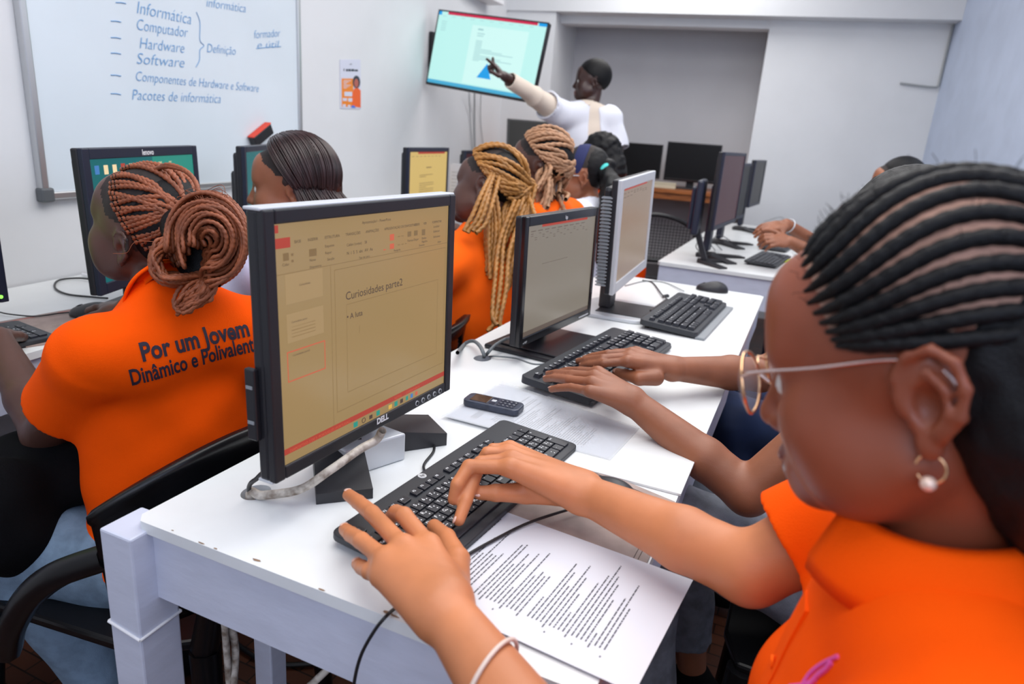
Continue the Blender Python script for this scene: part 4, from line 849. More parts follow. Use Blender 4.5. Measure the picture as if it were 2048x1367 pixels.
kq = Z(455, 562, .76); keyboard('black keyboard on the wall desk behind the copper bun', (kq[0], kq[1]-.02), math.radians(94), .75, .44, .15, style='tall', individual=False)
# ---------------------------------------------------------------- mice
def mouse(label, c, ang, z, s=1.0, parts=True):
    R = np.array([[math.cos(ang), -math.sin(ang), 0], [math.sin(ang), math.cos(ang), 0], [0, 0, 1]]); o = V(c[0], c[1], z)
    pr = [P_ell(V(0, -.012, .004)@R.T, V(.031, .042, .034)*s, R, .01), P_ell(V(0, .026, .004)@R.T, V(.028, .036, .022)*s, R, .02), P_plane((0, 0, -1), (0, 0, .001))]
    e = empty('computer_mouse', o, label, 'mouse'); sdf_obj('mouse_shell', pr, .002, 'black', parent=e)
    b = MB(); b.cyl(V(-.004, .034, .020)@R.T, V(.004, .034, .020)@R.T, .0085, n=16); b.build('scroll_wheel', 'charcoal', e)
    b = MB(); b.tube([V(0, .055, .012)@R.T, V(0, .045, .0235)@R.T, V(0, .02, .0295)@R.T], .0007, 4); b.build('button_seam', 'cable', e); return e
q = Z(1216, 976, .77); mouse('glossy black mouse on the brown mat beside the nearest keyboard', q, math.radians(75), .7532, .90)
q = Z(1430, 588, .77); q = V(-.285, 2.58, 0); mouse('dark mouse at the far end of the long desk behind the dusty keyboard', q, math.radians(95), .75)
q = Z(190, 624, .765); mouse('dark mouse under the right hand of the girl with copper braids', q, math.radians(110), .7535)
# ---------------------------------------------------------------- mats
def sheet(name, corners, z, th, m, label, cat, curl=None, nx=14, ny=10, extra=None, group=None):
    """thin sheet between 4 corners (x,y), curl(u,v)->z offset; returns root and uv mapper"""
    A, B, C_, D_ = [np.array(q[:2]) for q in corners]; o = V(A[0], A[1], z)
    def P(u, v, l=0.0):
        q = A*(1-u)*(1-v)+B*u*(1-v)+C_*u*v+D_*(1-u)*v; return V(q[0]-A[0], q[1]-A[1], l+(curl(u, v) if curl else 0))
    e = empty(name, o, label, cat, group); vs = [P(i/nx, j/ny, th) for i in range(nx+1) for j in range(ny+1)]+[P(i/nx, j/ny, 0.0002) for i in range(nx+1) for j in range(ny+1)]
    n = (nx+1)*(ny+1); vi = lambda i, j: i*(ny+1)+j; fs = []
    for i in range(nx):
        for j in range(ny): a = (vi(i, j), vi(i+1, j), vi(i+1, j+1), vi(i, j+1)); fs.append(a); fs.append(tuple(q+n for q in a[::-1]))
    edge = [vi(i, 0) for i in range(nx+1)]+[vi(nx, j) for j in range(1, ny+1)]+[vi(i, ny) for i in range(nx-1, -1, -1)]+[vi(0, j) for j in range(ny-1, 0, -1)]
    for i in range(len(edge)): a, b_ = edge[i], edge[(i+1) % len(edge)]; fs.append((a, a+n, b_+n, b_))
    raw(name+'_sheet' if not extra else extra, vs, fs, m, smooth=False, parent=e); return e, P
mc = [Z(955, 1010), Z(1345, 1060), Z(1345, 985), Z(1110, 905)]
mc = [(-.36, .72), (-.112, .665), (-.108, .93), (-.305, .985)]
e, P = sheet('desk_mat', mc, .7502, .0028, 'mat', 'brown stitched mat under the black mouse beside the nearest keyboard', 'mat', extra='mat_body')
b = MB()
for d in (.05, .075):
    for (u0, v0), (u1, v1) in (((d, d), (1-d, d)), ((1-d, d), (1-d, 1-d)), ((1-d, 1-d), (d, 1-d)), ((d, 1-d), (d, d))): b.tube([P(u0+(u1-u0)*t, v0+(v1-v0)*t, .0031) for t in np.linspace(0, 1, 5)], .0004, 4)
b.build('stitching', 'matline', e); b = MB()
q = Z(1285, 992, .753)-np.array(e.location); q2 = Z(1303, 975, .753)-np.array(e.location)
b.text('MASTER', .022, q-nrm(q2-q)*.075+V(0, 0, .0004), nrm(q2-q), nrm(np.cross((0, 0, 1), q2-q)), bold=0)
b.text('General', .013, q-nrm(q2-q)*.035+V(.018, -.006, .0004), nrm(q2-q), nrm(np.cross((0, 0, 1), q2-q)))
q = Z(1100, 945, .753)-np.array(e.location); q2 = Z(1122, 928, .753)-np.array(e.location); b.text('PURPOSE', .012, q-nrm(q2-q)*.05+V(0, 0, .0004), nrm(q2-q), nrm(np.cross((0, 0, 1), q2-q)))
b.build('mat_print', 'matline', e)
lm = [Z(50, 672), Z(90, 688), Z(235, 640), Z(150, 612)]
lm = [(-1.68, .90), (-1.462, .855), (-1.40, 1.03), (-1.66, 1.14)]
e, P = sheet('desk_mat', lm, .7502, .003, 'mat', 'brown mat under the mouse hand of the girl with copper braids', 'mat', extra='mat_body')
b = MB()
for d in (.06,):
    for (u0, v0), (u1, v1) in (((d, d), (1-d, d)), ((1-d, d), (1-d, 1-d)), ((1-d, 1-d), (d, 1-d)), ((d, 1-d), (d, d))): b.tube([P(u0+(u1-u0)*t, v0+(v1-v0)*t, .0033) for t in np.linspace(0, 1, 5)], .0004, 4)
b.build('stitching', 'red', e)
# ---------------------------------------------------------------- documents
def doc_text(P, e, nlines, u0, u1, v0, v1, seed, gaps=(), th=.0006, hgt=.32, name='printed_text', starts=None):
    """lines run along v (left to right of the page), stacked along u"""
    r = np.random.default_rng(seed); b = MB(); du = (u1-u0)/nlines
    for i in range(nlines):
        if i in gaps: continue
        u = u0+i*du; v = v0+(0.03 if (i+1 in gaps or i % 5 == 2) else .06); end = v0+(v1-v0)*r.uniform(.45, 1.0)*(1 if i % 7 else .4)
        while v < end:
            w = r.uniform(.012, .05); v2 = min(v+w, end); b.quad([P(u, v, th), P(u+du*hgt, v, th), P(u+du*hgt, v2, th), P(u, v2, th)]); v = v2+.005
        if i % 6 == 3: b.quad([P(u, v0, th), P(u+du*hgt, v0, th), P(u+du*hgt, v0+.012, th), P(u, v0+.012, th)])
    b.build(name, 'printink', e)
pa = [Z(905, 1040, .7535), Z(1290, 1348, .7535), Z(1388, 1163, .7535), Z(1010, 1015, .7535)]
A_ = V(-.375, .70, 0); 
c0, c1 = Z(1290, 1345, .753), Z(1386, 1160, .753); dr = nrm((c0-c1)*V(1, 1, 0)); pr_ = V(dr[1], -dr[0], 0); pr_ = pr_ if pr_[0] < 0 else -pr_
q0 = c1+dr*0.0; PW = .297; 
q1 = q0+dr*.21; q2 = q1+pr_*PW; q3 = q0+pr_*PW
e, P = sheet('printed_document', [q3, q0, q1, q2], .7533, .0004, 'paper', 'printed white sheet overhanging the desk edge under the left arm of the girl with cornrows', 'document', curl=lambda u, v: .0036*np.exp(-((u-.1)/.2)**2)*0+.0, extra='paper_sheet')
# text lines read from the near side: lines along v reversed
def Pf(u, v, l): return P(u, 1-v, l)
doc_text(Pf, e, 46, .04, .86, .12, .92, 3, gaps=(6, 14, 27))
sc_ = [Z(893, 832, .7545), Z(1215, 917, .7545), Z(1270, 858, .7545), Z(1003, 768, .7545)]
e, P = sheet('document_in_sleeve', sc_, .7547, .0005, 'paper', 'printed sheet in a clear plastic sleeve under the small mobile phone', 'document', extra='paper_sheet')
doc_text(lambda u, v, l: P(u, v, l), e, 40, .24, .84, .10, .92, 5, gaps=(9, 20), hgt=.4)
b = MB()
for i in range(4): b.quad([P(.12+i*.012, .10, .0006), P(.126+i*.012, .10, .0006), P(.126+i*.012, .3-.05*(i % 2), .0006), P(.12+i*.012, .3-.05*(i % 2), .0006)])
b.build('letterhead', 'printink', e)
vs = [P(u, v, l) for l in (.0012, .0014) for u, v in ((-.02, -.03), (1.02, -.03), (1.02, 1.06), (-.02, 1.06))]
raw('plastic_sleeve', vs, [(3, 2, 1, 0), (4, 5, 6, 7), (0, 1, 5, 4), (1, 2, 6, 5), (2, 3, 7, 6), (3, 0, 4, 7)], 'sleevep', parent=e)
# notebook pages propped up in front of the girl with golden twists
nb = empty('notebook', W(925, 470, 3.0), 'open spiral notebook held upright in front of the girl with golden twists', 'notebook'); nb.location[2] = .752
def nbp(u, v, l=0): q = W(898+u*58, 400, 3.0-.1*u); return V(q[0], q[1], .752+v*.36+.01*u*v)-np.array(nb.location)+V(.003*l, -.006*l, 0)
b = MB(); b.add([nbp(0, 0), nbp(1, 0), nbp(1, 1), nbp(0, 1), nbp(0, 0, -1), nbp(1, 0, -1), nbp(1, 1, -1), nbp(0, 1, -1)], [(0, 1, 2, 3), (7, 6, 5, 4), (0, 4, 5, 1), (1, 5, 6, 2), (2, 6, 7, 3), (3, 7, 4, 0)]); b.build('page', 'paper', nb)
b = MB()
for i in range(22): b.quad([nbp(.05, .06+i*.04, .2), nbp(.93, .06+i*.04, .2), nbp(.93, .064+i*.04, .2), nbp(.05, .064+i*.04, .2)])
b.build('ruled_line', 'wallcable', nb)
# ---------------------------------------------------------------- mobile phone
pc = (Z(930, 800, .76)+Z(1046, 812, .76))/2; a_, b_ = Z(934, 795, .765), Z(1042, 818, .765); an = math.atan2((b_-a_)[1], (b_-a_)[0]); ph = empty('mobile_phone', ((a_[0]+b_[0])/2, (a_[1]+b_[1])/2, .7564), 'small old button mobile phone lying on the plastic sleeve', 'phone', rz=an)
b = MB(); pts = []
for (x, y), a0 in zip([(-.045, -.012), (.045, -.012), (.045, .012), (-.045, .012)], (math.pi, 1.5*math.pi, 0, .5*math.pi)):
    for i in range(6): t = a0+i*math.pi/10; pts.append((x+.011*math.cos(t), y+.011*math.sin(t)))
b.prism(pts, 0.0003, .0135, bev=.003); b.build('phone_body', 'phone', ph)
b = MB(); b.box((-.043, -.0165, .0133), (-.008, .0165, .0142), bev=.0004); b.build('phone_screen', 'phonescr', ph)
b = MB(); b.box((-.0035, -.0045, .0133), (.0055, .0045, .0152), bev=.0008); b.build('navigation_button', 'silver', ph)
for i in range(4):
    for j in range(3): b = MB(); b.box((.011+i*.0088, -.016+j*.011, .0132), (.0185+i*.0088, -.0065+j*.011, .0146), bev=.0006); b.text('147*2580369#'[j*4+i], .005, (.0165+i*.0088, -.0135+j*.011, .0148), (0, 1, 0), (-1, 0, 0), mi=1); b.build('key', ['navyblack', 'legend'], ph)
for s in (-1, 1):
    for t in (0, 1): b = MB(); b.box((-.004, s*.0115-.004+(0), .0133), (.006, s*.0115+.004, .0145), bev=.0005) ; b.v = [(x, y, z) for x, y, z in b.v]; 
    b.build('soft_key', 'navyblack', ph)
# ---------------------------------------------------------------- cables
def zc(px, py, z=.753): return Z(px, py, z)
cable('white_cable', [V(HA[0], HA[1], .66), zc(500, 990, .752), zc(525, 990, .757), zc(600, 978, .775), zc(660, 940, .80), zc(720, 898, .815), zc(752, 880, .82), zc(765, 860, .84)], .0062, 'cable_white', 'thick dirty white cable from the desk hole to the nearest monitor', n=70)
cable('black_cable', [V(HA[0]+.004, HA[1]+.005, .68), zc(498, 982, .76), zc(515, 955, .79), zc(535, 938, .80), W(548, 930, 1.02)], .0032, 'cable', 'black cable rising from the near desk hole behind the monitor')
cable('black_cable', [zc(762, 868, .79), zc(790, 850, .765), zc(835, 853, .753), zc(862, 880, .753), zc(868, 900, .753), zc(850, 925, .753), zc(848, 938, .753), zc(858, 950, .755)], .0022, 'cable', 'thin black cable looping from the nearest keyboard behind the monitor foot')
cable('black_cable', [zc(1200, 1000, .765), zc(1112, 1026, .762), zc(1050, 1048, .758), zc(990, 1078, .757), zc(930, 1112, .757), zc(870, 1155, .757), zc(800, 1208, .7545), YP(772, 1232, .513), YP(748, 1262, .506), YP(722, 1310, .504), YP(708, 1367, .504), YP(702, 1440, .51)], .0020, 'cable', 'thin black mouse cable crossing the printed sheet and hanging over the desk front', n=120)
cable('grey_cable', [zc(966, 716, .70), zc(968, 710, .76), zc(960, 692, .775), zc(948, 682, .77), zc(935, 684, .76), zc(925, 692, .755), W(915, 705, 1.5)], .0045, 'cable_grey', 'grey cable arching out of the second desk hole')
cable('grey_cable', [zc(966, 716, .70), zc(975, 706, .76), zc(990, 690, .775), zc(1010, 678, .78), zc(1022, 675, .79)], .0040, 'cable_grey', 'grey cable running from the second desk hole behind the middle monitor')
cable('black_cable', [zc(966, 716, .72), zc(985, 712, .755), zc(1030, 716, .757), zc(1070, 728, .772), zc(1110, 722, .772), zc(1150, 706, .768), zc(1170, 700, .775)], .0020, 'cable_grey', 'thin cable running round the dark square base of the middle monitor')
cable('black_cable', [zc(1285, 560, .753), zc(1305, 565, .753), zc(1325, 590, .758), zc(1340, 602, .762)], .0025, 'cable', 'black cable with clip between silver monitor and dusty keyboard')
cable('grey_cable', [zc(1250, 571, .753), zc(1290, 562, .753), zc(1330, 565, .753), zc(1368, 582, .757)], .0018, 'cable_grey', 'thin grey cable behind the silver monitor to the far mouse')
b = MB(); q = zc(1328, 593, .7535); b.cyl(q, q+V(.008, .02, 0), .007); b.cyl(q+V(0, -.006, 0), q, .004, .007); b.cyl(q+V(.008, .02, 0), q+V(.010, .026, 0), .007, .004); tag(b.build('ferrite_clip', 'black'), 'small black clip on the cable behind the dusty keyboard', 'cable clip')
cable('black_cable', [zc(205, 562, .76), zc(160, 556, .757), zc(118, 560, .755), zc(110, 575, .754), zc(135, 588, .754), zc(190, 594, .754), zc(215, 596, .756)], .0028, 'cable', 'black cable looping on the wall desk left of the copper braids')
cable('white_cable', [zc(165, 548, .757), zc(180, 552, .757), zc(200, 562, .757), zc(220, 578, .755)], .0045, 'white', 'short white cable on the wall desk left of the copper braids')
cable('black_cable', [zc(0, 624, .757), zc(20, 628, .757), zc(70, 632, .757), zc(120, 626, .757), zc(163, 622, .757)], .0018, 'cable', 'thin mouse cable between left keyboard and mouse on the wall desk')
for k_, (x, y, zz) in enumerate(((1400, 505, 0), (1430, 500, 0))): cable('black_cable', [zc(x, y, .753), zc(x-8, y-14, .80), zc(x+6, y-30, .82), zc(x+26, y-22, .79), zc(x+44, y-5, .755)], .0022, 'cable', ['black cable curling by the foot of the edge-on monitor', 'black cable curling below the dark red monitor'][k_])
cable('grey_cable', [zc(1528, 443, .76), zc(1545, 438, .80), zc(1560, 434, .81), zc(1575, 440, .76)], .0018, 'cable_grey', 'thin cable loop at the far end of the back right desk')
# under the desk
cable('white_cable', [V(-.66, .60, .60), V(-.665, .62, .50), V(-.65, .60, .42), V(-.60, .60, .405), V(-.55, .62, .46), V(-.50, .66, .53), V(-.48, .70, .60)], .0055, 'cable_white', 'dirty white cable hanging in a loop behind the front desk leg')
cable('white_cable', [V(-.662, .60, .58), V(-.668, .61, .40), V(-.655, .62, .20), V(-.65, .63, .02)], .005, 'cable_white', 'dirty white cable running down beside the front desk leg')
for a_, l_ in ((0, 'black cable lying in a curve on the floor below the desk'), (.16, 'second black cable on the floor below the desk')): cable('floor_cable', [V(-1.3+a_, 1.1, .01), V(-1.0+a_, 1.02+a_, .01), V(-.75, 1.15+a_, .01), V(-.5, 1.05+a_, .01), V(-.35, 1.3, .01)], .006, 'cable', l_)
b = MB(); b.cyl((-.52, 1.02, 0), (-.52, 1.02, .70), .035, n=16); b.cyl((-.52, 1.02, 0), (-.52, 1.02, .02), .14, n=24); tag(b.build('black_post', 'black', origin=(-.52, 1.02, 0)), 'black upright post standing on the floor under the long desk', 'post')
cq = Z(1560, 522, .752); b = MB(); b.box((-.07, -.05, .0), (.07, .05, .006), bev=.002); tag(b.build('lime_notebook', 'lime'), 'lime green booklet under the clasped hands on the back right desk', 'booklet').location = (-.04, 3.60, .7503)
# ---------------------------------------------------------------- people
def slerp(a, b, t):
    a = nrm(a); b = nrm(b); w = math.acos(float(np.clip(a@b, -1, 1))); 
    if w < 1e-4: return np.tile(a, (len(t), 1))
    return (np.sin((1-t)*w)[:, None]*a+np.sin(t*w)[:, None]*b)/math.sin(w)
class Head:
    def __init__(s, pos, R, sc=1.0, ears=(1, 1), jaw=1.0):
        s.p = np.array(pos, float); s.R = np.array(R, float); s.R[:, 0] = nrm(s.R[:, 0]); s.R[:, 1] = nrm(s.R[:, 1]-s.R[:, 0]*(s.R[:, 1]@s.R[:, 0])); s.R[:, 2] = np.cross(s.R[:, 0], s.R[:, 1]); s.s = sc; s.jaw = jaw
        w, S, R = s.w, sc, s.R
        E = lambda c, r, k=.012, mode='add': P_ell(w(c), np.array(r)*S, R, k*S, mode)
        C = lambda a, b, ra, rb=None, k=.01, mode='add': P_cap(w(a), w(b), ra*S, (ra if rb is None else rb)*S, k*S, mode)
        s.cran = [E((0, -.016, .044), (.076, .096, .094)), E((0, .016, .012), (.066, .078, .080), .03)]
        pr = list(s.cran)
        pr += [E((0, .034, -.036), (.054*jaw, .060, .064), .03), C((-.052*jaw, .004, -.048), (-.016, .070, -.083), .020, .017, .025), C((.052*jaw, .004, -.048), (.016, .070, -.083), .020, .017, .025), E((0, .083, -.088), (.020, .016, .015), .02)]
        for x in (-1, 1): pr += [E((x*.040, .060, -.028), (.026, .028, .026), .03), E((x*.046*jaw, .040, -.060), (.022, .032, .030), .03)]
        pr += [C((-.034, .080, .026), (.034, .080, .026), .012, None, .02), E((0, .074, .056), (.045, .022, .035), .03)]
        for x in (-1, 1): pr.append(E((x*.031, .101, .004), (.017, .012, .011), .012, 'sub'))
        for x in (-1, 1): pr.append(E((x*.031, .0775, .003), (.0145, .0135, .0125), .003))
        pr += [C((0, .090, .012), (0, .108, -.026), .0075, .0105, .012), E((0, .108, -.030), (.012, .011, .010), .006)]
        for x in (-1, 1): pr += [E((x*.013, .098, -.033), (.009, .011, .008), .006), E((x*.007, .106, -.041), (.0045, .006, .004), .003, 'sub')]
        pr += [E((0, .084, -.066), (.034, .018, .024), .015), E((0, .099, -.060), (.024, .009, .0065), .004), E((0, .097, -.072), (.021, .009, .0075), .004), C((-.022, .101, -.0655), (.022, .101, -.0655), .0012, None, .003, 'sub')]
        for x, on in zip((-1, 1), ears):
            if not on: continue
            X = lambda y, z, d=.082: (x*(d-(y)*.28), y-.006, z)
            pr.append(E((x*.078, -.014, .000), (.0065, .017, .029), .006))
            hp = [(.010, .000), (.010, .016), (.002, .030), (-.012, .034), (-.024, .026), (-.028, .010), (-.024, -.008), (-.014, -.022)]
            for a, b in zip(hp[:-1], hp[1:]): pr.append(C(X(*a, .081), X(*b, .081), .0036, .0038, .003))
            pr.append(E(X(-.005, -.030, .078), (.005, .008, .009), .006)); pr.append(E(X(-.006, -.002, .086), (.0125, .0100, .0155), .003, 'sub'))
            ah = [(-.008, .020), (-.017, .010), (-.018, -.006), (-.010, -.018)]
            for a, b in zip(ah[:-1], ah[1:]): pr.append(C(X(*a, .082), X(*b, .082), .0028, None, .003))
            pr.append(E(X(.008, -.004, .080), (.004, .004, .006), .003))
        s.prims = pr
    def w(s, l): return s.p+s.R@(np.asarray(l, float)*s.s)
    def l(s, P): return (P-s.p)@s.R/s.s
    def surf(s, D, off=0.0, c0=(0, -.012, .035)):
        """points where local directions D leave the cranium"""
        D = np.atleast_2d(D); o = s.w(c0)+(D*s.s*.22)@s.R.T; d = -(D@s.R.T); P, t = march(lambda q: field(s.cran, q)-off*s.s, o, d, 40, .22*s.s); return P
    def parts(s, parent, org, brows='scalpD'):
        for x in (-1, 1):
            for nm, mm, r, yy in (('eyeball', 'eyew', .0125, .0815), ('iris', 'iris', .0062, .0895)):
                v, f = uvsphere(); P = s.w((x*.031, yy, .003))+(v*np.array([r, r*(1 if nm == 'eyeball' else .75), r])*s.s)@s.R.T; raw(nm, P-org, f, mm, None, True, parent)
        for x in (-1, 1):
            pts = [s.w((x*(.014+.036*t), .0955-.022*t*t, .026+.008*math.sin(t*2.4))) for t in np.linspace(0, 1, 7)]; tubes('eyebrow', [np.array(pts)-org], .0026*s.s, brows, parent, n=6)
def uvsphere(n=12, m=8):
    v = [(math.sin(math.pi*j/m)*math.cos(2*math.pi*i/n), math.sin(math.pi*j/m)*math.sin(2*math.pi*i/n), math.cos(math.pi*j/m)) for j in range(m+1) for i in range(n)]
    f = [(j*n+i, (j+1)*n+i, (j+1)*n+(i+1) % n, j*n+(i+1) % n) for j in range(m) for i in range(n)]; return np.array(v), f
def hand_prims(Wr, d, n, side, curl=(.35, .5, .35), spread=.10, sc=1.0, thumb=(.55, .8), point=False):
    """Wr wrist, d towards fingers, n back of hand, side = direction of the thumb"""
    d = nrm(d); n = nrm(n-d*(n@d)); s = nrm(side-d*(side@d)-n*(side@n)); R = np.stack([d, s, n], 1); pr = []
    pr.append(P_ell(Wr+d*.045*sc, V(.050, .036, .0135)*sc, R, .010)); pr.append(P_ell(Wr+d*.03*sc+s*.02*sc-n*.004*sc, V(.030, .016, .014)*sc, R, .012))
    tips = []
    for i, (o, L) in enumerate(zip((.027, .009, -.010, -.027), (.070, .078, .072, .057))):
        m = Wr+d*(.082 if i < 3 else .074)*sc+s*o*sc; c = list(curl)
        if point: c = [0.02, .05, .05] if i == 0 else [1.2, 1.6, 1.0]
        q = [m]; a = 0; dd = nrm(d+s*(spread*(1.5-i)*.6))
        for k, (seg, cc) in enumerate(zip((.45, .30, .25), c)): a += cc; q.append(q[-1]+(dd*math.cos(a)-n*math.sin(a))*L*seg*sc)
        r = (.0095 if i < 3 else .0082)*sc; pr += chain(q, [r, r*.92, r*.85, r*.75], .002, .006); tips.append((q[-1], q[-1]-q[-2], r*.75))
    t0 = Wr+d*.022*sc+s*.026*sc-n*.004*sc; t1 = t0+(d*.62+s*.72-n*.25)*.040*sc; t2 = t1+(d*math.cos(thumb[0])+s*(.55 if not point else -.1)-n*math.sin(thumb[0])*.6)*.032*sc; t3 = t2+(d*1.0-n*.3-s*(.2 if point else 0))*.024*sc
    pr += chain([t0, t1, t2, t3], [.013*sc, .0115*sc, .010*sc, .0085*sc], .003, .010); tips.append((t3, t3-t2, .0085*sc)); return pr, tips
def nails(tips, parent, org, m, up=(0, 0, 1), idx=None, sc=1.0):
    for i, (t, d, r) in enumerate(tips):
        if idx is not None and i not in idx: continue
        d = nrm(d); u = np.array(up if not isinstance(up, list) else up[i], float); u = nrm(u-d*(u@d)); s = np.cross(d, u); v, f = uvsphere(12, 6)
        P = t+d*r*.10+u*r*.78+(v[:, :1]*d*.0062+v[:, 1:2]*s*.0050+v[:, 2:]*u*.0016)*sc; raw('fingernail', P-org, f, m, None, True, parent)
class Fig:
    """seated or standing person; every joint is a world point"""
    def __init__(s, label, head, N, LS, RS, P, f, skin, LE=None, LW=None, RE=None, RW=None, knees=None, ankles=None, hands=(), res=.006, bulk=1.0, arm=1.0, cat='person', waist=1.0, scalp='scalpD', scalpfn=None, neck=.050, wf=None):
        s.head, s.N, s.LS, s.RS, s.P = head, np.array(N, float), np.array(LS, float), np.array(RS, float), np.array(P, float); s.f = nrm(V(f[0], f[1], 0)); s.r = V(s.f[1], -s.f[0], 0); s.bulk = bulk; s.arm = arm; s.waist = waist
        s.org = V(s.P[0], s.P[1], 0); s.LE, s.LW, s.RE, s.RW = [None if q is None else np.array(q, float) for q in (LE, LW, RE, RW)]; s.knees, s.ankles = knees, ankles
        u = nrm(s.N-s.P); s.u = u; fr = nrm(s.f-u*(s.f@u)); s.fr = fr; s.rr = np.cross(fr, u); s.RT = np.stack([s.rr, fr, u], 1)
        pr = s.torso(-.004)
        pr.append(P_cap(s.N-u*.03, head.w((0, -.022, -.055)), neck*head.s*1.06, neck*head.s, .022)); pr += head.prims
        for S, E_, W_ in ((s.LS, s.LE, s.LW), (s.RS, s.RE, s.RW)):
            if E_ is None: continue
            pr += [P_cap(S, E_, .046*arm, .038*arm, .02)]
            if W_ is not None:
                m = E_+(W_-E_)*.35; pr += [P_cap(E_, m, .037*arm, .037*arm, .012), P_cap(m, W_, .037*arm, .0245*arm, .01)]
        if knees is not None: pr += s.legs(-.006)
        for h in hands: pr += h
        s.prims = pr
        def mf(c):
            L = head.l(c); near = (np.linalg.norm(L-V(0, .02, 0), axis=1) < .2); lips = near & (np.abs(L[:, 0]) < .0245) & (L[:, 1] > .088) & (np.abs(L[:, 2]+.066) < .0125)
            sc_ = near & (L[:, 2] > .0) & ((scalpfn(L)) if scalpfn else hairzone(L)); m_ = np.where(lips, 1, 0); return np.where(sc_, 2, m_)
        s.body = sdf_obj('person', pr, res, [skin, 'lipA', scalp], origin=s.org, matfn=mf, disp=None); tag(s.body, label, cat)
        head.parts(s.body, s.org)
    def torso(s, o, chest=1.0):
        H = np.linalg.norm(s.N-s.P); b = s.bulk; c = s.P+(s.N-s.P)*.66; ab = s.P+(s.N-s.P)*.34; sp = nrm(s.RS-s.LS); w = np.linalg.norm(s.RS-s.LS)
        return [P_ell(c+s.fr*.008, V(w*.44*b+o, .098*b+o, H*.33), s.RT, .03), P_ell(ab, V(.125*b*s.waist+o, .092*b*s.waist+o, H*.36), s.RT, .04), P_ell(s.P+V(0, 0, .02), V(.155*b+o, .115*b+o, .115), s.RT, .04),
                P_cap(s.LS+sp*.01, s.RS-sp*.01, .047*b+o, None, .035), P_cap(s.N-s.u*.015, s.LS+sp*.045-V(0, 0, .012), .046+o, .044*b+o, .04), P_cap(s.N-s.u*.015, s.RS-sp*.045-V(0, 0, .012), .046+o, .044*b+o, .04)]
    def legs(s, o):
        pr = []; 
        for x, K, A in zip((-1, 1), s.knees, s.ankles):
            K = np.array(K, float); A = np.array(A, float); hp = s.P+s.rr*x*.085; pr += [P_cap(hp, K, .082+o, .060+o, .03), P_cap(K, K+(A-K)*.4, .058+o, .056+o, .02), P_cap(K+(A-K)*.4, A, .056+o, .036+o, .02)]
            if o < 0: fd = nrm(s.f*1.0); pr += [P_cap(A+V(0, 0, -.03), A+fd*.13+V(0, 0, -.045), .034, .026, .02)]
        return pr
    def shirt(s, m, hem=None, sleeve=(.62, .62), th=.011, res=.006, disp=None, neckr=.062, sl=1.0, name='shirt', extra=(), open_=True, sk=.03, flare=.008, wr=.0022, longs=False, neckdrop=.0, matfn=None, mats=None):
        pr = s.torso(th)
        if hem is not None: pr.append(P_plane((-s.u), s.P+s.u*hem))
        cuts = []
        for S, E_, W_, fr_ in ((s.LS, s.LE, s.LW, sleeve[0]), (s.RS, s.RE, s.RW, sleeve[1])):
            if E_ is None or fr_ <= 0: continue
            e = S+(E_-S)*min(fr_, 1.0); d = nrm(E_-S); r0 = .046*s.arm+th+.004; r1 = (.046-.008*fr_)*s.arm+th+flare
            pr.append(P_cone(S-d*.0, e, r0*sl, r1*sl, sk)); pr.append(P_ell(S, V(1, 1, 1)*(r0*sl), None, .03))
            if fr_ > 1 and W_ is not None:
                w1 = E_+(W_-E_)*(fr_-1); pr.append(P_ell(E_, V(1, 1, 1)*r1*.98, None, .02)); pr.append(P_cone(E_, w1, r1, .031*s.arm+th, .02)); e, d, r1 = w1, nrm(W_-E_), .031*s.arm+th
            cuts.append(P_cone(e-d*.022, e+d*.05, r1*sl-.0095, r1*sl-.0085, .002, 'sub'))
        pr += list(extra)
        if wr: pr.append(P_disp(wrinkle(wr, 11, 26, int(abs(s.N[1])*1000) % 97)))
        pr += cuts
        up = nrm(s.head.w((0, -.02, -.05))-s.N); pr.append(P_cone(s.N+up*(-.012-neckdrop), s.N+up*.15, neckr*.92, neckr*1.5, .003, 'sub'))
        dd = disp; s.shp = pr; s.shd = dd
        o = sdf_obj(name, pr, res, mats or [m], parent=s.body, disp=dd, matfn=matfn, origin=None); shift(o, -s.org); s.shirt_o = o; return o
    def collar(s, m, r=.060, h=.042, name='collar', open_dir=None, th=.0028, tilt=.35, ow=.5, lift=-.008):
        up = nrm(s.head.w((0, -.02, -.05))-s.N); bk = -s.fr; a0 = s.N+up*lift; x = nrm(np.cross(up, s.fr)); y = np.cross(x, up)*1.0
        vs = []; n = 48; rings = [(r*1.0, 0.0), (r*.90, h*.75), (r*.92, h*.98), (r*1.04, h*.95), (r*1.30, h*.30), (r*1.33, h*.05), (r*1.27, h*.08), (r*1.02, h*.80), (r*.98, h*.5)]
        fa = math.atan2(s.fr@y, s.fr@x); span = 2*math.pi-ow
        for i in range(n+1):
            a = fa+ow/2+span*i/n
            back = .5-.5*math.cos(a-fa)
            for rr_, hh in rings: vs.append(a0+(x*math.cos(a)+y*math.sin(a))*rr_+up*(hh-(1-back)*.022))
        k = len(rings); fs = [(i*k+j, (i+1)*k+j, (i+1)*k+(j+1) % k, i*k+(j+1) % k) for i in range(n) for j in range(k)]+[tuple(range(k)), tuple(range(n*k+k-1, n*k-1, -1))]
        o = raw(name, np.array(vs)-s.org, fs, m, None, True, s.shirt_o); return o
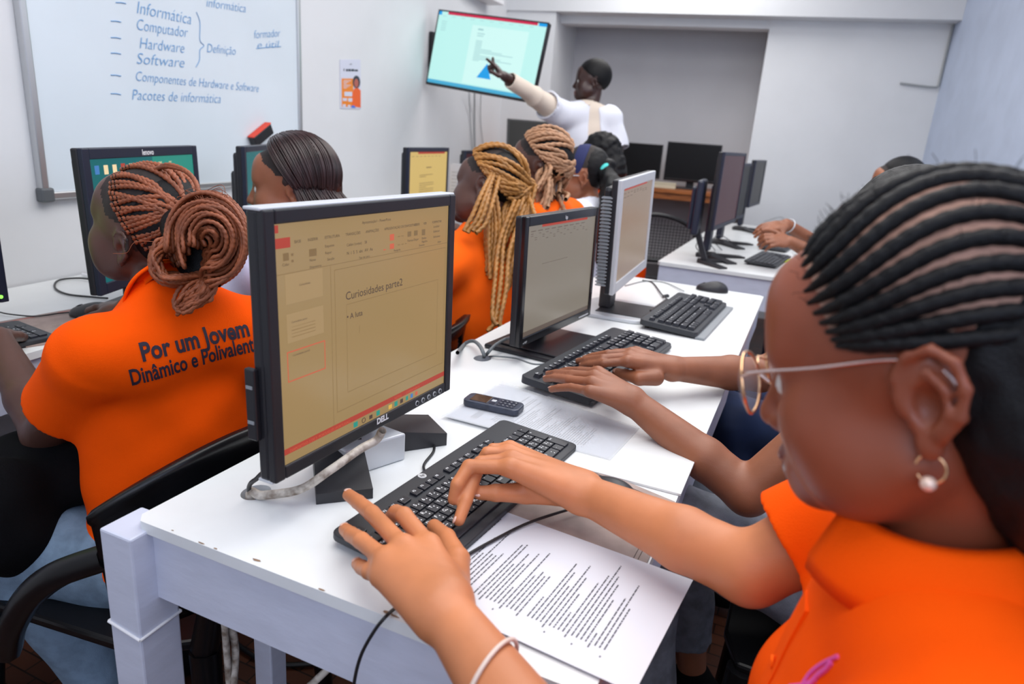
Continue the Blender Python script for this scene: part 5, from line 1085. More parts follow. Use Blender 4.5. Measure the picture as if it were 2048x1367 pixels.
    def trousers(s, m, res=.008, name='trousers', top=.10, cuff=.9, wr=.003, o=.010):
        pr = [P_ell(s.P+V(0, 0, .02), V(.155*s.bulk+o, .115*s.bulk+o, .12), s.RT, .04), P_plane((0, 0, 1), s.P+V(0, 0, top))]; 
        for x, K, A in zip((-1, 1), s.knees, s.ankles):
            K = np.array(K, float); A = np.array(A, float); hp = s.P+s.rr*x*.085; e = K+(A-K)*cuff; pr += [P_cap(hp, K, .082+o, .062+o, .03), P_ell(K, V(1, 1, 1)*(.062+o), None, .02), P_cone(K, e, .060+o, .042+o, .02)]
        ob = sdf_obj(name, pr, res, m, parent=s.body, disp=wrinkle(wr, 14, 34, 5)); shift(ob, -s.org)
        return ob
    def shoes(s, m='blackcloth'):
        for A in s.ankles:
            A = np.array(A, float); o = sdf_obj('shoe', [P_cap(A-s.f*.03+V(0, 0, -.035), A+s.f*.15+V(0, 0, -.055), .042, .034, .02), P_cap(A, A+V(0, 0, -.04), .042, .04, .02), P_plane((0, 0, -1), (0, 0, .003))], .006, m, parent=s.body); shift(o, -s.org)
def shift(o, d):
    me = o.data; n = len(me.vertices); c = np.empty(n*3); me.vertices.foreach_get('co', c); me.vertices.foreach_set('co', (c.reshape(-1, 3)+d).ravel()); me.update()
def hairzone(L, front=.070, side=.032):
    """scalp region of the head in local coordinates"""
    x, y, z = L[:, 0], L[:, 1], L[:, 2]; lim = np.where(np.abs(x) < .05, .078-(np.abs(x)/.05)**2*.014, .064-(np.abs(x)-.05)*1.5); return (y < lim-.0*z) & ((z > .055-(y < .02)*.09-(y < .045)*.03)) & ~((np.abs(x) > .070) & (z < .045) & (y > -.03))
def drop(P0, pts): return [P0]+list(pts)
def seated(x, y, f, hz=.47):    # generic knees/ankles for someone on a chair at x,y facing f
    f = nrm(V(f[0], f[1], 0)); r = V(f[1], -f[0], 0); P = V(x, y, hz); return P, [P-r*.11+f*.40+V(0, 0, .0), P+r*.11+f*.40+V(0, 0, .0)], [P-r*.11+f*.40+V(0, 0, -hz+.085), P+r*.11+f*.42+V(0, 0, -hz+.085)]
FACE_L = V(-1, 0, 0)
# ================================================================ girl with cornrows (nearest)
HA_ = Head((.093, .551, 1.109), [[.227, -.927, -.297], [.974, .219, .061], [.009, -.303, .953]], 1.0)
def q3(px, py, z): return Z(px, py, z)
# left hand (near the camera)
LWr = q3(884, 1212, .812); LE_ = V(-.035, .352, .785)
def fingers(lst, radii, k=.0022, k0=.008):
    pr, tips = [], []
    for pts, r in zip(lst, radii): pts = [np.array(q) for q in pts]; pr += chain(pts, [r*1.0, r*.97, r*.9, r*.80][:len(pts)], k, k0); tips.append((pts[-1], pts[-1]-pts[-2], r*.80))
    return pr, tips
AL = [[q3(858, 1092, .822), q3(808, 1030, .825), q3(792, 1024, .812), q3(776, 1040, .786)],
      [q3(806, 1092, .826), q3(744, 1026, .816), q3(716, 1003, .802), q3(697, 989, .793)],
      [q3(772, 1120, .820), q3(722, 1080, .812), q3(702, 1068, .798), q3(690, 1058, .788)],
      [q3(764, 1152, .810), q3(738, 1142, .802), q3(724, 1134, .790), q3(715, 1127, .782)]]
lf, ltips = fingers(AL, [.0102, .0100, .0098, .0088])
palmL = [P_cap(LWr+V(-.0, .014, 0), AL[0][0], .0225, .0140, .014), P_cap(LWr+V(0, .006, 0), AL[1][0], .0235, .0130, .014), P_cap(LWr+V(0, -.004, 0), AL[2][0], .0235, .0125, .014), P_cap(LWr+V(0, -.014, 0), AL[3][0], .0220, .0120, .014)]
tb = [q3(905, 1180, .80), q3(913, 1120, .792), q3(893, 1075, .784), q3(868, 1052, .780)]
palmL += chain(tb, [.019, .0150, .0110, .0092], .004, .014)
# right hand
RWr = q3(1163, 984, .805); RE_ = W(1500, 1138, .745)
AR = [[q3(1022, 934, .838), q3(938, 932, .832), q3(915, 968, .815), q3(907, 998, .796)],
      [q3(1024, 918, .834), q3(960, 925, .828), q3(932, 1000, .797), q3(918, 1040, .7795)],
      [q3(1018, 905, .826), q3(975, 905, .826), q3(952, 938, .80), q3(945, 958, .780)],
      [q3(1020, 896, .818), q3(985, 897, .816), q3(968, 918, .798), q3(960, 936, .779)]]
rf, rtips = fingers(AR, [.0098, .0096, .0092, .0082])
palmR = [P_cap(RWr+V(0, -.012, 0), AR[0][0], .0215, .0135, .014), P_cap(RWr, AR[1][0], .0225, .0130, .014), P_cap(RWr+V(0, .008, 0), AR[2][0], .0215, .0125, .014), P_cap(RWr+V(0, .015, 0), AR[3][0], .0195, .0115, .014)]
ta = [q3(1110, 985, .796), q3(1050, 985, .796), q3(992, 985, .798), q3(958, 985, .797)]
palmR += chain(ta, [.0170, .0145, .0112, .0092], .004, .012)
P_, kn, an_ = seated(.225, .53, FACE_L, .47)
def scalpA(L):
    x, y, z = L[:, 0], L[:, 1], L[:, 2]; ax = np.abs(x); return (y < .066-((ax/.075)**2)*.030) & (z > np.where(y > .02, .048, np.where(y > -.045, .044, .0)))
A = Fig('girl in orange polo, cornrows and glasses, typing at the nearest keyboard', HA_, (.135, .560, .975), (.150, .385, .918), (.140, .735, .935), P_, FACE_L, 'skinA', LE_, LWr, RE_, RWr, kn, an_,
        hands=[palmL, lf, palmR, rf], res=.0030, scalp='scalp', scalpfn=scalpA, neck=.052)
A.body.data.materials.append(MT['skinAface_shaded'])
def repaint(o, fn, idx):
    me = o.data; n = len(me.polygons); c = np.empty(n*3); me.polygons.foreach_get('center', c); mi = np.empty(n, np.int32); me.polygons.foreach_get('material_index', mi); m_ = fn(c.reshape(-1, 3)); mi[m_ & (mi == 0)] = idx; me.polygons.foreach_set('material_index', mi); me.update()
nails(ltips, A.body, A.org, 'nailA', up=[V(-.3, 0, 1), V(-.2, .1, 1), V(-.2, .0, 1), V(-.2, -.2, 1)], idx=[1, 2, 3])
nails([rtips[0], rtips[1]], A.body, A.org, 'nailA', up=[V(-.9, -.3, .3), V(-.7, -.6, .2)], idx=[1]); nails([(ta[-1], ta[-1]-ta[-2], .0092)], A.body, A.org, 'nailA', up=V(.0, -.9, .5), sc=1.15)
bust = [P_ell(A.N+(A.P-A.N)*.42+A.fr*.088+A.rr*x*.06, V(.075, .060, .075), A.RT, .04) for x in (-1, 1)]+[P_ell(A.N+(A.P-A.N)*.68+A.fr*.062, V(.125, .085, .12), A.RT, .05)]
A.shirt('orange', hem=-.02, sleeve=(.62, .72), res=.0040, th=.013, wr=.0024, flare=.013, neckr=.072, extra=bust)
A.collar('orange', r=.077, h=.060, ow=.8, lift=.006)
b = MB()    # placket and buttons down the chest front
plp = []
for t in np.linspace(.0, .80, 14):
    c = A.N+(A.P-A.N)*t; o = c+A.fr*.35; Pm, tt = march(lambda q: field(A.shp, q, A.shd), o[None], -A.fr[None], 60, .5); plp.append(Pm[0])
plp = np.array(plp); rr_ = A.rr*.017; off = A.fr*.002
for i in range(2, len(plp)-1): b.add([plp[i]-rr_+off-A.org, plp[i]+rr_+off-A.org, plp[i+1]+rr_+off-A.org, plp[i+1]-rr_+off-A.org, plp[i]-rr_-A.fr*.004-A.org, plp[i]+rr_-A.fr*.004-A.org, plp[i+1]+rr_-A.fr*.004-A.org, plp[i+1]-rr_-A.fr*.004-A.org], [(0, 1, 2, 3), (4, 5, 1, 0), (3, 2, 6, 7), (1, 5, 6, 2), (4, 0, 3, 7)])
b.build('placket', 'orange', A.shirt_o)
for i in (4, 7): b = MB(); b.cyl(plp[i]+off-A.org, plp[i]+off+A.fr*.0025-A.org, .0058, n=18); b.build('button', 'orange2', A.shirt_o)
# embroidered swirl on the chest
def onshirt(fig, px, py, t0=.3):
    d = nrm(ray(px, py)); Pm, tt = march(lambda q: field(fig.shp, q, fig.shd), (CAM+d*t0)[None], d[None], 90, 1.0); return Pm[0]-d*.0012
b = MB()
for ln, w0 in ((((1606, 1366), (1622, 1344), (1646, 1326), (1676, 1312)), .0016), (((1618, 1372), (1634, 1352), (1652, 1338), (1664, 1324)), .0022), (((1580, 1372), (1610, 1368), (1632, 1358)), .0018)):
    b.tube(smooth_path([onshirt(A, *q)-A.org for q in ln], 16), w0, 6)
b.build('embroidery', 'pink', A.shirt_o)
A.trousers('greyjeans'); A.shoes()
# cornrows
def row_path(h, phi, a0, a1, off, n=60):
    al = np.linspace(a0, a1, n); q_ = np.clip((al-a0)/1.35, 0, 1); q_ = 1-q_*q_*(3-2*q_); f = phi-math.radians(32)*(1-(phi/1.536)**2)*q_
    D = np.stack([np.sin(f)*np.sin(al), np.cos(al), np.cos(f)*np.sin(al)], 1); return h.surf(D, off)
rows = []
for ph in np.arange(-88, 89, 11.0):
    fs_ = ph-32*(1-(ph/88)**2); f_ = abs(fs_)/88; a0 = math.radians(31+f_**2*24); rows.append(row_path(HA_, math.radians(ph), a0, math.radians(168), .0016)-A.org)
tp = lambda s_, th: 1+.16*np.abs(np.sin(math.pi*s_/.011+np.abs(((th+math.pi) % (2*math.pi))-math.pi)))
vs, fs, off_ = [], [], 0
for Pq in rows:
    Pq = resample(Pq, .0022); k_ = len(Pq); rad = .0051*np.clip(np.linspace(0, 1, k_)*6+.28, 0, 1); v_, f_ = tube_arrays(Pq, rad, 10, tp); vs.append(v_); fs.append(f_+off_); off_ += len(v_)
hairA = raw('cornrow_hair', np.vstack(vs), np.vstack(fs), 'hair', smooth=True, parent=A.body)
ob = sdf_obj('hair_roots', [P_ell(HA_.w((0, -.050, .020)), V(.077, .066, .078), HA_.R, .01), P_ell(HA_.w((-.035, -.07, -.045)), V(.042, .035, .055), HA_.R, .03), P_cap(HA_.w((-.030, -.070, -.03)), HA_.w((-.028, -.090, -.125)), .048, .040, .03), P_cap(HA_.w((.030, -.080, -.03)), HA_.w((.028, -.100, -.125)), .048, .040, .03)], .005, 'hair', parent=A.body, disp=wrinkle(.002, 120, 200, 3)); shift(ob, -A.org)
fl = []
for i in range(260):     # short flyaway hairs standing off the rows
    ph, al = math.radians(rng.uniform(-80, 80)), math.radians(rng.uniform(40, 130)); D = V(math.sin(ph)*math.sin(al), math.cos(al), math.cos(ph)*math.sin(al)); p0 = HA_.surf(D, .006)[0]; dw = HA_.R@D; t1 = nrm(rng.normal(size=3)); L = rng.uniform(.003, .009)
    fl.append(np.array([p0, p0+dw*L*.5+t1*L*.25, p0+dw*L*.8+t1*L*.7])-A.org)
tubes('flyaway_hair', fl, .00022, 'hair', A.body, n=3)
# glasses
gl = empty('glasses', A.org*0, '', ''); bpy.data.objects.remove(gl)
hw = lambda *l: HA_.w(l)-A.org
fr_m = MB()
for x in (-1, 1):
    c = V(x*.036, .113, .006); rim = [c+V(.0250*math.cos(t), -.004*abs(math.cos(t))*(1 if x*math.cos(t) > 0 else 0), .0240*math.sin(t)) for t in np.linspace(0, 2*math.pi, 33)]; fr_m.tube([hw(*q) for q in rim], .0013, 8)
fr_m.tube([hw(-.0115, .113, .014), hw(0, .116, .019), hw(.0115, .113, .014)], .0012, 8)
g_ = fr_m.build('glasses', 'gold_metal', A.body)
for x in (-1, 1):
    b = MB(); b.tube(smooth_path([hw(x*.060, .109, .017), hw(x*.068, .096, .021), hw(x*.076, .05, .024), hw(x*.0795, .005, .028), hw(x*.080, -.02, .022), hw(x*.080, -.032, .004)], 30), .0013, 8); b.build('temple_arm', 'rose_metal', g_)
    v_, f_ = uvsphere(24, 12); c = V(x*.036, .1125, .006); Pn = np.array([hw(*(c+V(q[0]*.024, q[1]*.0012, q[2]*.022))) for q in v_]); raw('lens', Pn, f_, 'lens', None, True, g_)
    b = MB(); b.tube([hw(x*.011, .112, .006), hw(x*.012, .105, .0)], .0016, 6); b.build('nose_pad', 'rose_metal', g_)
# earring
ec = HA_.w((-.079, -.010, -.040)); b = MB(); b.tube([ec+HA_.R@V(0, .0085*math.cos(t), -.004+.0095*math.sin(t))-A.org for t in np.linspace(.4, 5.9, 22)], .0010, 8); er_ = b.build('earring', 'gold_metal', A.body)
v_, f_ = uvsphere(16, 10); raw('earring_bead', v_*.0050+(ec+HA_.R@V(-.002, .002, -.013))-A.org, f_, 'pearl', None, True, er_)
# bracelet
ax = nrm(LE_-LWr); bc = LWr+(LE_-LWr)*.35; x_ = nrm(np.cross(ax, (0, 0, 1))); y_ = np.cross(ax, x_); ab_ = nrm(ax+V(.0, .25, 0)); b = MB(); b.tube([bc+ax*.014*math.cos(t)+(x_*math.cos(t)+y_*math.sin(t))*.0345-A.org for t in np.linspace(0, 2*math.pi, 40)], .0021, 8); b.build('bracelet', 'pinkcord', A.body)
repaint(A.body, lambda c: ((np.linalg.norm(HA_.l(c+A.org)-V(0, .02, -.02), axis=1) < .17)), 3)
# ================================================================ girl with copper braids
HG = Head((-1.097, .880, 1.031), [[-.118, -.952, .281], [.983, -.152, -.103], [.141, .264, .954]], .95)
NG = W(345, 597, 1.19); LSg = W(200, 712, 1.09); RSg = W(556, 664, 1.27); r_g = nrm((RSg-LSg)*V(1, 1, 0)); fG = V(-r_g[1], r_g[0], 0); rG = r_g
PG, kG, aG = seated(-1.00, .80, fG, .45)
kG = [V(-1.20, .63, .50), V(-1.30, .88, .50)]; aG = [V(-1.06, .72, .09), V(-1.16, .92, .09)]
LWg = Z(8, 655, .80); RWg = Z(236, 602, .80)
RWg = V(-1.44, 1.075, .795)
LEg = W(92, 866, 1.24)
G1 = Fig('girl in orange polo with copper braided bun, back printed with dark lettering', HG, NG, LSg, RSg, PG, fG, 'skinD', LEg, V(-1.41, .775, .80), V(-1.17, 1.09, .79), RWg, kG, aG,
         hands=[hand_prims(V(-1.41, .775, .80), V(-.9, .15, -.05), V(0, 0, 1), V(.3, 1, 0), sc=.95)[0]], res=.0045, neck=.046)
# right hand on the mouse
d = nrm(V(-.99, .12, -.1)); hp_, tp_ = hand_prims(RWg, d, V(0, 0, 1), V(0, -1, 0), curl=(.30, .35, .25), sc=.95)
ob = None
G1.body.select_set(False)
hb_ = sdf_obj('mouse_hand', hp_+[P_cap(V(-1.30, 1.085, .795), RWg, .028, .024, .01)], .0035, 'skinD', parent=G1.body); shift(hb_, -G1.org)
nails(tp_, G1.body, G1.org, 'nailB', idx=[4])
G1.shirt('orange', hem=-.03, sleeve=(.60, .70), res=.0045, th=.013, wr=.0040, flare=.013, sk=.014, neckr=.056, extra=[P_ell(G1.N+(G1.P-G1.N)*.5+G1.fr*.0, V(.148, .100, .24), G1.RT, .03)])
G1.collar('orange', r=.060, h=.040, ow=.7)
# print on the back, wrapped on the cloth
def wrap_text(fig, st, size, A3, B3, m, name, bold=.03, lift=.0012, dirn=None, serif=True, width=None):
    vs, fs_ = text_mesh(st, bold, 'LEFT', 0)
    bm = bmesh.new(); vv = [bm.verts.new((q[0], q[1], 0)) for q in vs]
    for f in fs_:
        try: bm.faces.new([vv[i] for i in f])
        except ValueError: pass
    for _ in range(2):
        es = [e for e in bm.edges if e.calc_length() > .16]
        if es: bmesh.ops.subdivide_edges(bm, edges=es, cuts=1); bmesh.ops.triangulate(bm, faces=bm.faces[:])
    bm.verts.index_update(); P2 = np.array([tuple(v.co)[:2] for v in bm.verts]); F2 = [[v.index for v in f.verts] for f in bm.faces]; bm.free()
    wd_ = vs[:, 0].max(); right = (B3-A3)/wd_; up = nrm(np.cross(dirn, nrm(B3-A3))); up = up if up[2] > 0 else -up
    o = A3+P2[:, :1]*right+P2[:, 1:]*up*size; Pm, t = march(lambda q: field(fig.shp, q, fig.shd), o-dirn*.25, np.tile(dirn, (len(o), 1)), 80, .6)
    raw(name, Pm-dirn*lift-fig.org, F2, m, None, False, fig.shirt_o)
bd = fG*1.0      # from behind, looking forward
def backpt(px, py):
    o = CAM; d = nrm(ray(px, py)); P, t = march(lambda q: field(G1.shp, q, G1.shd), (o+d*.6)[None], d[None], 90, 1.2); return P[0]
a_, b_ = backpt(284, 722), backpt(500, 670); wrap_text(G1, 'Por um Jovem', .040, a_, b_, 'navytext', 'back_lettering', dirn=fG)
a_, b_ = backpt(262, 770), backpt(507, 702); c_ = a_+(b_-a_)*1.065; wrap_text(G1, 'Dinâmico e Polivalente', .040, a_, c_, 'navytext', 'back_lettering', dirn=fG, bold=.022)
G1.trousers('jeans', res=.007, cuff=.92); G1.shoes()
ob = sdf_obj('black_jacket_on_lap', [P_ell(W(110, 935, 1.27), V(.13, .09, .07), None, .03), P_ell(W(45, 965, 1.25), V(.09, .10, .085), None, .04), P_ell(W(15, 1040, 1.15), V(.06, .07, .11), None, .04)], .007, 'blackcloth', parent=G1.body, disp=wrinkle(.006, 16, 30, 8)); shift(ob, -G1.org)
# hair: rows gathered to a bun
AN = W(362, 447, 1.155); anl = HG.l(AN); c0 = V(0, -.012, .035)
adir = nrm(V(-.015, -.085, .050)-V(0, -.012, 0)*0)
starts = [V(.9*math.sin(a), .62*math.cos(a)-.05, .10+.52*math.cos(a)) for a in np.linspace(-3.0, 1.9, 40)]
rows = []; roots = []
for i, sd in enumerate(starts):
    for jj in range(1):
        D = slerp(nrm(sd+rng.normal(size=3)*.015+V(0, -.03*jj, 0)), nrm(adir+rng.normal(size=3)*.10), np.linspace(0, 1, 40)); P = HG.surf(D, .0025+.0025*jj+.001*rng.uniform()); P = P[:36]
        tt = np.clip((np.linspace(0, 1, len(P))[:, None]-.72)/.28, 0, 1)**1.5; P = P*(1-.75*tt)+(AN+rng.normal(size=3)*.010)*(.75*tt); rows.append(P-G1.org)
        if jj == 0: roots.append((P[:7]-G1.org))
tubes('scalp_braids', rows, .0043, 'copper', G1.body, n=10, step=.0013, pat=braid(.0090, .24))
tubes('dark_hair_roots', roots, .0042, 'hair', G1.body, n=6)
ob = sdf_obj('hair_base', [P_ell(HG.w((0, -.038, .045)), V(.0735, .072, .085), HG.R, .01)], .005, 'hair', parent=G1.body); shift(ob, -G1.org)
bun = []
def wj(px, py, t, j=.004): return W(px, py, t)+rng.normal(size=3)*j
for i in range(96):      # big loops over the right side
    k = rng.uniform(.12, 1.0)**.8; t0 = 1.12+rng.uniform(-.03, .07); dep = 1.11+rng.uniform(-.055, .07)
    cx, cy = 410+rng.uniform(-10, 10), 480+rng.uniform(-10, 10); ang = np.linspace(math.radians(205+rng.uniform(-18, 14)), math.radians(-75-rng.uniform(0, 25)), 9); rx, ry = 86*k, 92*k
    mid = [W(cx+rx*math.cos(a)*(.88 if math.cos(a) < 0 else 1), cy-ry*math.sin(a), dep-.035*math.sin((a+1.3)/4.9*math.pi)*(1.15-k)) for a in ang]
    bun.append(smooth_path([wj(348+rng.uniform(-12, 16), 452+rng.uniform(-28, 22), 1.15)]+mid+[wj(418+rng.uniform(-14, 14), 556+rng.uniform(-8, 14), 1.12)], 70)-G1.org)
for i in range(34):      # lower left loops
    k = rng.uniform(.5, 1.0); dep = 1.09+rng.uniform(-.03, .05)
    bun.append(smooth_path([wj(352, 470+rng.uniform(-10, 20), 1.12), wj(322-16*k, 505+rng.uniform(-8, 22), dep), wj(306+40*(1-k), 545+rng.uniform(-6, 10), dep), wj(345, 560+rng.uniform(-8, 6), dep-.01), wj(420, 552+rng.uniform(-10, 10), 1.11)], 60)-G1.org)
for i in range(20):      # hanging loops
    k = rng.uniform(.4, 1.0); xx = rng.uniform(-1, 1)
    bun.append(smooth_path([wj(415, 548, 1.10), wj(392+30*xx, 575, 1.08), wj(368+25*xx, 590+22*k, 1.075), wj(362+14*xx, 602+18*k, 1.075), wj(385+18*xx, 596+14*k, 1.07), wj(417+8*xx, 575, 1.07), wj(422, 548, 1.09)], 60)-G1.org)
tubes('braided_bun', bun, .0031, 'copper', G1.body, n=8, step=.0016, pat=braid(.0080, .24))
wisp = [smooth_path([wj(345, 455, 1.14), wj(320, 478, 1.11), wj(280, 490, 1.09), wj(246, 505, 1.08), wj(230, 507, 1.08)], 30)-G1.org]
for i in range(26): wisp.append(smooth_path([wj(360+rng.uniform(-10, 60), 400+rng.uniform(-10, 20), 1.12), wj(400+rng.uniform(-20, 60), 385+rng.uniform(-6, 16), 1.08), wj(440+rng.uniform(-20, 40), 415+rng.uniform(-10, 30), 1.07)], 16)-G1.org)
tubes('loose_wisp', wisp, .0005, 'copper', G1.body, n=4)
for i, (a, b, c, d_) in enumerate(((340, 352, 395, 398), (350, 338, 410, 380))):
    P = smooth_path([W(300+10*i, 340, 1.17), W(335, 333-4*i, 1.16), W(370, 342-2*i, 1.15), W(392, 365, 1.14), W(400, 400, 1.13)], 30)-G1.org; tubes('loop_braid', [P], .0037, 'copper', G1.body, n=8, step=.0016, pat=braid(.0085, .17))
ob = sdf_obj('bun_core', [P_ell(W(408, 482, 1.15), V(.050, .050, .055), None, .01), P_cap(W(365, 455, 1.16), W(400, 540, 1.13), .035, .03, .02)], .005, 'hair', parent=G1.body); shift(ob, -G1.org)
# ================================================================ girl with long straight hair
H2 = Head((-1.215, 1.40, 1.075), np.array([[-.548, -.837, -.016], [.837, -.548, -.008], [-.002, -.017, 1.0]]), .95)
P2_, k2, a2 = seated(-1.08, 1.40, FACE_L, .45)
def grip(W_, d_=FACE_L, sd=V(0, -1, 0), sc=.95, curl=(.35, .45, .3)): return hand_prims(W_, nrm(d_), V(0, 0, 1), sd, curl, sc=sc)[0]
G2 = Fig('person with long straight dark hair in a lilac shirt at the wall desk', H2, (-1.16, 1.40, .965), (-1.13, 1.21, .90), (-1.13, 1.59, .90), P2_, FACE_L, 'skinB', V(-1.30, 1.17, .76), V(-1.50, 1.26, .80), V(-1.30, 1.63, .76), V(-1.50, 1.53, .80), k2, a2, hands=[grip(V(-1.50, 1.26, .80), sd=V(0, 1, 0)), grip(V(-1.50, 1.53, .80), sd=V(0, -1, 0))], res=.005)
G2.shirt('lilac', hem=-.03, res=.007, th=.012); G2.trousers('jeans', res=.010); G2.shoes()
st = []; o2 = G2.org
for i in range(640):
    v_ = rng.uniform(0, 1)**.8; sd_ = rng.choice([-1, 1]); sdir = nrm(V(.03*sd_+.03, .62-.95*v_, .80)); edir = nrm(V(sd_*.95*math.cos(1.45*v_), -.02-.9*math.sin(1.5*v_), -.22-.1*rng.uniform()))
    D = slerp(sdir, edir, np.linspace(0, 1, 14)); P = H2.surf(D, .006+.012*rng.uniform()); L = rng.uniform(.20, .32); out = nrm((P[-1]-H2.p)*V(1, 1, 0)); e = [P[-1]+out*(.016+.014*f)+V(0, 0, -L*f)+V(.095, .035, 0)*f for f in (.25, .55, 1.0)]
    st.append(smooth_path(list(P[::3])+[P[-1]]+e, 34)-o2)
tubes('long_hair', st, .0022, 'hairb', G2.body, n=4)
ob = sdf_obj('hair_mass', [P_ell(H2.w((0, -.030, .042)), V(.082, .088, .094), H2.R, .01), P_cap(H2.w((0, -.075, .0)), H2.w((0, -.075, -.20)), .042, .045, .04), P_plane(H2.R@V(0, .8, -.35), H2.w((0, .035, .03)))], .006, 'hairb', parent=G2.body, disp=wrinkle(.0015, 90, 160, 2)); shift(ob, -o2)
# ================================================================ girl with golden twists
def az_head(pos, az, pit=0.0, sc=.95):
    a, p_ = math.radians(az), math.radians(pit); F = V(-math.sin(a)*math.cos(p_), math.cos(a)*math.cos(p_), -math.sin(p_)); X = nrm(np.cross(F, V(0, 0, 1))); return Head(pos, np.stack([X, F, np.cross(X, F)], 1), sc)
H3 = Head((-.929, 1.947, 1.076), [[-.01, -.999, .047], [.972, .001, .233], [-.233, .048, .971]], .95); H3.R = np.stack([nrm(V(-.01, .972, -.233)), nrm(V(-.999, .001, .048)), nrm(V(.047, .233, .971))], 1); H3 = Head((-.929, 1.947, 1.076), H3.R, 1.0, jaw=1.12)
P3_, k3, a3 = seated(-.92, 1.84, FACE_L, .46)
f3 = nrm(V(-.95, .30, 0))
G3 = Fig('girl in orange shirt with long golden twists tied back, seen behind the nearest monitor', H3, (-.92, 1.90, .95), (-.945, 1.64, .875), (-.88, 2.10, .875), P3_, f3, 'skinD', V(-1.12, 1.58, .72), V(-1.36, 1.68, .80), V(-1.12, 2.14, .74), V(-1.36, 2.06, .80), k3, a3, hands=[grip(V(-1.36, 1.68, .80), sd=V(0, 1, 0)), grip(V(-1.36, 2.06, .80))], res=.005, bulk=1.18, arm=1.35, neck=.058)
G3.shirt('orange2', hem=-.06, sleeve=(.75, .75), res=.006, th=.014, wr=.005, flare=.014, neckr=.062, extra=[P_ell(G3.N+(G3.P-G3.N)*.55, V(.21, .13, .25), G3.RT, .05)]); G3.trousers('navycloth', res=.010); G3.shoes()
def twists(fig, hd, knot, nrow, nhang, m, r, hang_px, seedv, tmin, tmax, long_=(), base=True, rowspan=(-1.5, 1.5), P_=.013, knots=True):
    g = np.random.default_rng(seedv); rows = []; kd = nrm(V(.12, -.92, -.02))
    for t in np.linspace(0, 1, nrow):
        a = -3.0+6.0*t; sd = V(.9*math.sin(a), .62*math.cos(a)-.05, .10+.52*math.cos(a))
        D = slerp(nrm(sd), nrm(kd+g.normal(size=3)*.14), np.linspace(0, 1, 30)); P = hd.surf(D, .006+.007*g.uniform())[:27]; tt = np.clip((np.linspace(0, 1, len(P))[:, None]-.72)/.28, 0, 1)**1.5; P = P*(1-.7*tt)+(knot+g.normal(size=3)*.012)*(.7*tt); rows.append(P-fig.org)
    for i in range(nhang):
        a = g.uniform(0, 1); x0, y0, x1, y1 = hang_px; t_ = g.uniform(tmin, tmax); xs = x0+(x1-x0)*a; top = knot+g.normal(size=3)*.014 if a > .3 else hd.w((-.066, -.03-.05*a, .03-.02*g.uniform())); end = W(xs+g.uniform(-14, 14), y1+g.uniform(-90, 25)*(.4+a), t_+g.uniform(-.04, .04)); md = top*.45+end*.55+V(0, 0, .012)+g.normal(size=3)*.010
        rows.append(smooth_path([top, md, end], 24)-fig.org)
    for q in long_: rows.append(smooth_path([W(*p_) for p_ in q], 50)-fig.org)
    tubes('twisted_hair', rows, r, m, fig.body, n=8, step=.0028, pat=rope(P_, .20))
    if base: ob = sdf_obj('hair_base', [P_ell(hd.w((0, -.030, .044)), V(.078, .084, .090), hd.R, .01)], .006, 'hair', parent=fig.body); shift(ob, -fig.org)
    if knots:
        kk = []
        for i in range(7):
            a0 = g.uniform(0, 6); ax = nrm(g.normal(size=3)); X = nrm(np.cross(ax, (0, 0, 1))); Y = np.cross(ax, X); kk.append(np.array([knot+(X*math.cos(a)+Y*math.sin(a))*.020 for a in np.linspace(a0, a0+5, 20)])-fig.org)
        tubes('hair_knot', kk, r*1.15, m, fig.body, n=8, step=.0028, pat=rope(P_, .20))
def knot_px(k): return project(k)
kn3 = W(1056, 372, 2.13)
twists(G3, H3, kn3, 44, 44, 'gold', .0062, (958, 400, 1080, 560), 4, 1.98, 2.10, P_=.018, rowspan=(-1.7, 1.3),
       long_=[[(1040, 400, 2.02), (1010, 470, 2.0), (1002, 560, 1.93), (990, 640, 1.88), (975, 662, 1.87)], [(1030, 400, 2.02), (1000, 480, 1.98), (990, 560, 1.93), (985, 630, 1.88), (994, 650, 1.87)], [(1050, 410, 2.02), (1020, 500, 1.97), (1012, 580, 1.92), (1000, 640, 1.88), (1002, 655, 1.88)],
              [(985, 345, 2.02), (962, 390, 1.95), (945, 430, 1.93), (928, 462, 1.92)], [(990, 345, 2.02), (970, 395, 1.95), (955, 435, 1.93), (935, 465, 1.92)], [(985, 350, 2.02), (975, 400, 1.95), (962, 440, 1.93), (945, 462, 1.92)], [(1000, 350, 2.02), (985, 405, 1.96), (972, 445, 1.94), (952, 466, 1.92)]])
# ================================================================ girl with sandy twists
H4 = az_head(W(1082, 338, 2.36), 96, 0, .98); p4 = H4.p
P4_, k4, a4 = seated(p4[0]+.06, p4[1], FACE_L, .47)
G4 = Fig('person with sandy brown twisted hair behind the golden twists', H4, p4+V(.04, 0, -.115), p4+V(.05, -.18, -.17), p4+V(.05, .18, -.17), P4_, FACE_L, 'skinD', p4+V(-.12, -.22, -.36), p4+V(-.42, -.16, -.27), p4+V(-.12, .22, -.36), p4+V(-.42, .16, -.27), k4, a4, hands=[grip(p4+V(-.42, -.16, -.27), sd=V(0, 1, 0)), grip(p4+V(-.42, .16, -.27))], res=.006)
G4.shirt('orange2', hem=-.05, res=.009, th=.013); G4.trousers('navycloth', res=.012); G4.shoes()
kn4 = W(1112, 376, 2.41)
twists(G4, H4, kn4, 42, 40, 'sand', .0066, (1070, 385, 1132, 420), 9, 2.22, 2.34, P_=.020, rowspan=(-1.6, 1.6))
